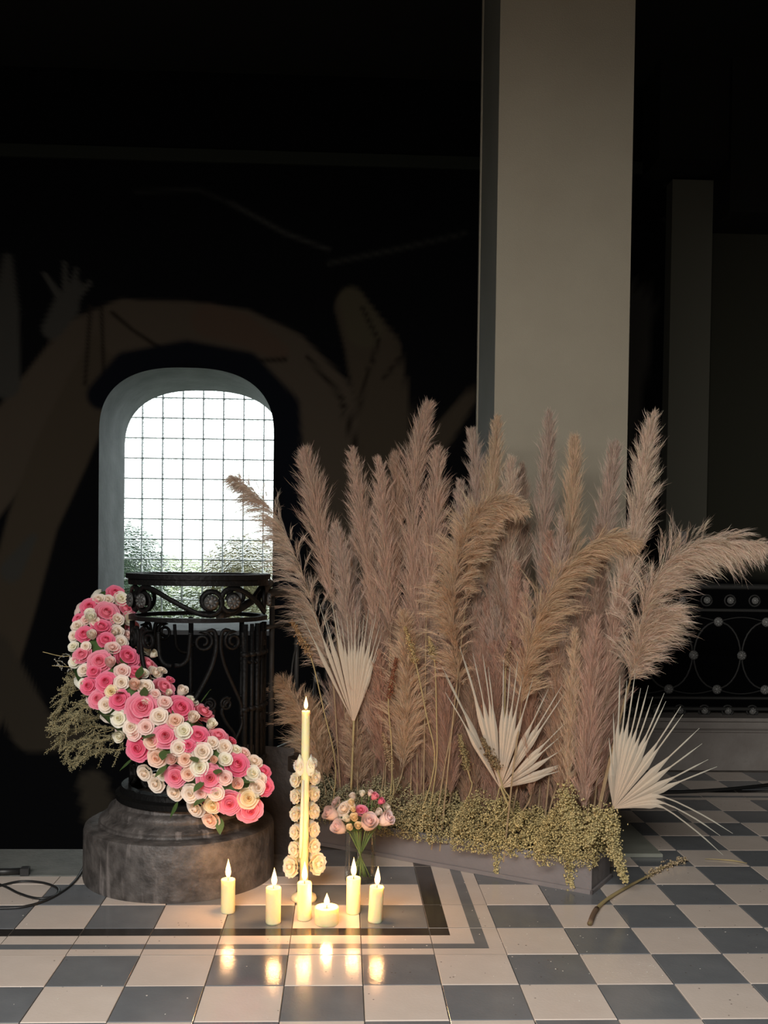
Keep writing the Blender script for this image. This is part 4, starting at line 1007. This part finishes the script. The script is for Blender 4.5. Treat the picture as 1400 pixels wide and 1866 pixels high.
# ------------------------------------------------------------------ vase and bouquet
vp = at_z(657, 1612); vp.y += .05; VR = .052; VH = .172
vs = thing('glass_vase', 'clear cylindrical glass vase holding small roses behind the candles', 'vase', vp)
MB().lathe([(.001,0),(VR*.96,0),(VR,.004),(VR,VH)], 40, cap=False).build('glass', M['vase'], vs, smooth=True)
MB().lathe([(VR-.003,.085),(.001,.085)], 40, cap=False).build('water', M['water'], vs, smooth=True)
bq = thing('rose_bouquet', 'bouquet of blush roses and yellow buds standing in the glass vase', 'bouquet', vp+Vector((0,0,.012)))
bo = vp+Vector((0,0,.012))
fl = [(603,1483,17,'pale','bud',-.02),(618,1508,17,'pale','bud',-.045),(625,1472,21,'cream','spray',-.01),(608,1461,13,'pale','spray',.03),(641,1462,8,'yellow','bud',-.01),(646,1490,10,'yellow','bud',-.05),(638,1508,8,'yellow','bud',-.055),(653,1505,9,'yellow','bud',-.05),(644,1475,7,'yellow','bud',-.04),(672,1499,21,'pale','bud',-.05),(658,1474,13,'pink','spray',-.01),(704,1493,18,'pale','bud',-.03),(683,1451,9,'pink','bud',.02),(675,1445,7,'pale','bud',.03),(695,1460,8,'deep','bud',.02),(709,1470,12,'cream','spray',.02),(643,1451,8,'cream','bud',.03),(660,1446,7,'ivory','bud',.04),(632,1492,9,'ivory','bud',-.03),(690,1480,9,'cream','bud',0)]
for i, (px, py, rp_, pal, kd, yo) in enumerate(fl):
    Y = vp.y+yo; p = at_y(px, py, Y)-bo; r = rp_*depth_scale(Y)*(1.25 if kd == 'bud' else 1.1)
    cx_ = p.x/.075; nrm = Vector((cx_*.7, -.45+yo*4, .62)).normalized()
    rm = get_rose(pal, kd, i % 3)
    o = link(NM[kd], rm, None, bq); o['label'] = {'pale':'blush rosebud','yellow':'tiny yellow bud','pink':'pink rosebud','deep':'deep pink bud','cream':'cream rose','ivory':'ivory bud'}[pal]
    o.matrix_local = Matrix.Translation(p-nrm*r*.3) @ nrm.to_track_quat('Z', 'Y').to_matrix().to_4x4() @ Matrix.Diagonal((r, r, r, 1))
    a = rr_.uniform(0, 6.3); ft = Vector((-p.x*.45, rr_.uniform(-.025,.025), 0)); ft.x = max(-.035, min(.035, ft.x))
    nk = Vector((max(-.04, min(.04, p.x*.5)), max(-.035, min(.035, p.y*.5)), VH-.02))
    MB().tube(catmull([p-nrm*r*.6, nk, ft], 5), .0016, 6).build('stem', M['stemg'], bq, smooth=True)
    for q in range(3):
        l = link('leaf', LM, None, bq); dr = Vector((rr_.uniform(-1,1), rr_.uniform(-1,.6), rr_.uniform(-.2,.9))).normalized()
        b_ = nk.lerp(p-nrm*r*.8, rr_.uniform(.35, .95)); sc_ = rr_.uniform(.014,.03)
        l.matrix_local = Matrix.Translation(b_) @ dr.to_track_quat('Y', 'Z').to_matrix().to_4x4() @ Matrix.Diagonal((sc_, sc_, sc_, 1))

# ------------------------------------------------------------------ things on the floor
a, b = at_z(1075, 1683, .008), at_z(1250, 1567, .02); o0 = at_z(1075, 1683, 0)
ds = thing('fallen_seed_stalk', 'dried yellow seed stalk lying on the tiles in front of the right palm fan', 'dried grass', o0)
pt_ = [at_z(x, y, z)-o0 for x, y, z in ((1075,1683,.007),(1085,1660,.009),(1105,1640,.009),(1140,1618,.008),(1180,1597,.008),(1215,1578,.010),(1250,1566,.014))]
cv_ = catmull(pt_, 5); MB().tube(cv_, [.0072*(1-.72*i/len(cv_)) for i in range(len(cv_))], 8).build('stem', M['straw'], ds, smooth=True)
MB().tube(cv_[:7], .0082, 8).build('cut_end', mat('brown_end', (.16,.10,.06), .8), ds, smooth=True)
V_, F_, C_ = sprig_arrays(np.random.default_rng(2), cv_[20:], .013, 260, .0036, [(.5,.40,.25),(.42,.32,.2)]); V_[:, 2] = np.maximum(V_[:, 2], .001)
link('seed_head', mesh('seed_head', V_, F_, col=C_), M['seed'], ds)
o0 = at_z(1330, 1569, 0)
ds = thing('dry_blade', 'small dry palm blade scrap lying on the tiles at the right edge', 'leaf scrap', o0)
MB().tube([at_z(x, y, .004)-o0 for x, y in ((1285,1565),(1310,1566),(1335,1568),(1362,1573))], [.0008,.002,.0035,.001], 6, flat=.5).build('blade', M['straw'], ds, smooth=True)
def cable(pts, r, label, name='power_cable', z=None):
    o0 = at_z(*pts[0][:2], 0); P = [at_z(p[0], p[1], p[2] if len(p) > 2 else r)-o0 for p in pts]
    t = thing(name, label, 'cable', o0)
    MB().tube(catmull(P, 8), r, 8).build('cord', M['cable'], t, smooth=True); return t
t = cable([(-420,1600),(-200,1640),(-40,1655),(0,1655),(45,1652),(90,1638),(130,1612),(150,1585),(157,1560)], .0045, 'black cable curving along the floor to the foot of the pedestal')
t = cable([(-260,1650),(-120,1640),(-40,1625),(0,1614),(40,1606),(80,1609),(106,1620),(98,1633),(68,1637),(35,1628),(0,1612),(-60,1600),(-160,1602),(-300,1610)], .0042, 'loop of black cable on the floor at the left edge')
o0 = at_z(-30, 1596, .002)
ad = thing('cable_connector', 'black cable connector lying on the dark threshold stone at the left edge', 'connector', o0, (0,0,.10))
MB().tube([(0,0,.012),(.12,0,.012)], .012, 12).build('sleeve', M['cable'], ad, smooth=True)
MB().box((.12,-.014,0),(.148,.014,.026), bev=.003).build('plug', M['cable'], ad)
cable([(1180,1444),(1240,1443),(1300,1440),(1350,1436),(1420,1428)], .009, 'black cable lying on the far tiles beside the curb')
# flakes on the floor
fr_ = random.Random(4); mb = MB()
for k in range(150):
    px = fr_.gauss(1010, 170) if k < 110 else fr_.uniform(0, 1400); py = fr_.uniform(1600, 1780) if k < 110 else fr_.uniform(1600, 1860)
    q = at_z(px, py, .0008); a = fr_.uniform(0, 6.3); s_ = fr_.uniform(.0012, .0032)
    mb.add([(q.x+s_*math.cos(a+j*1.57)*(1 if j % 2 else .6), q.y+s_*math.sin(a+j*1.57), .0012+.0006*(j % 2)) for j in range(4)], [(0,1,2,3)])
tag(mb.build('petal_flake', M['flake']), 'tiny pale petal flakes scattered over the tiles', 'debris', kind='stuff')

# things of one group that would read alike are told apart by their order from the left
seen = {}
for o in list(C.objects):
    if o.parent is None and o.name.startswith('pampas_plume'): seen.setdefault(o['label'], []).append(o)
ORD = ['leftmost of these', 'second of these from the left', 'third of these from the left', 'fourth of these from the left', 'fifth of these from the left', 'sixth of these from the left']
for lb, os_ in seen.items():
    if len(os_) > 1:
        os_.sort(key=lambda o: o.location.x)
        for o, w_ in zip(os_, ORD): o['label'] = lb+', '+w_
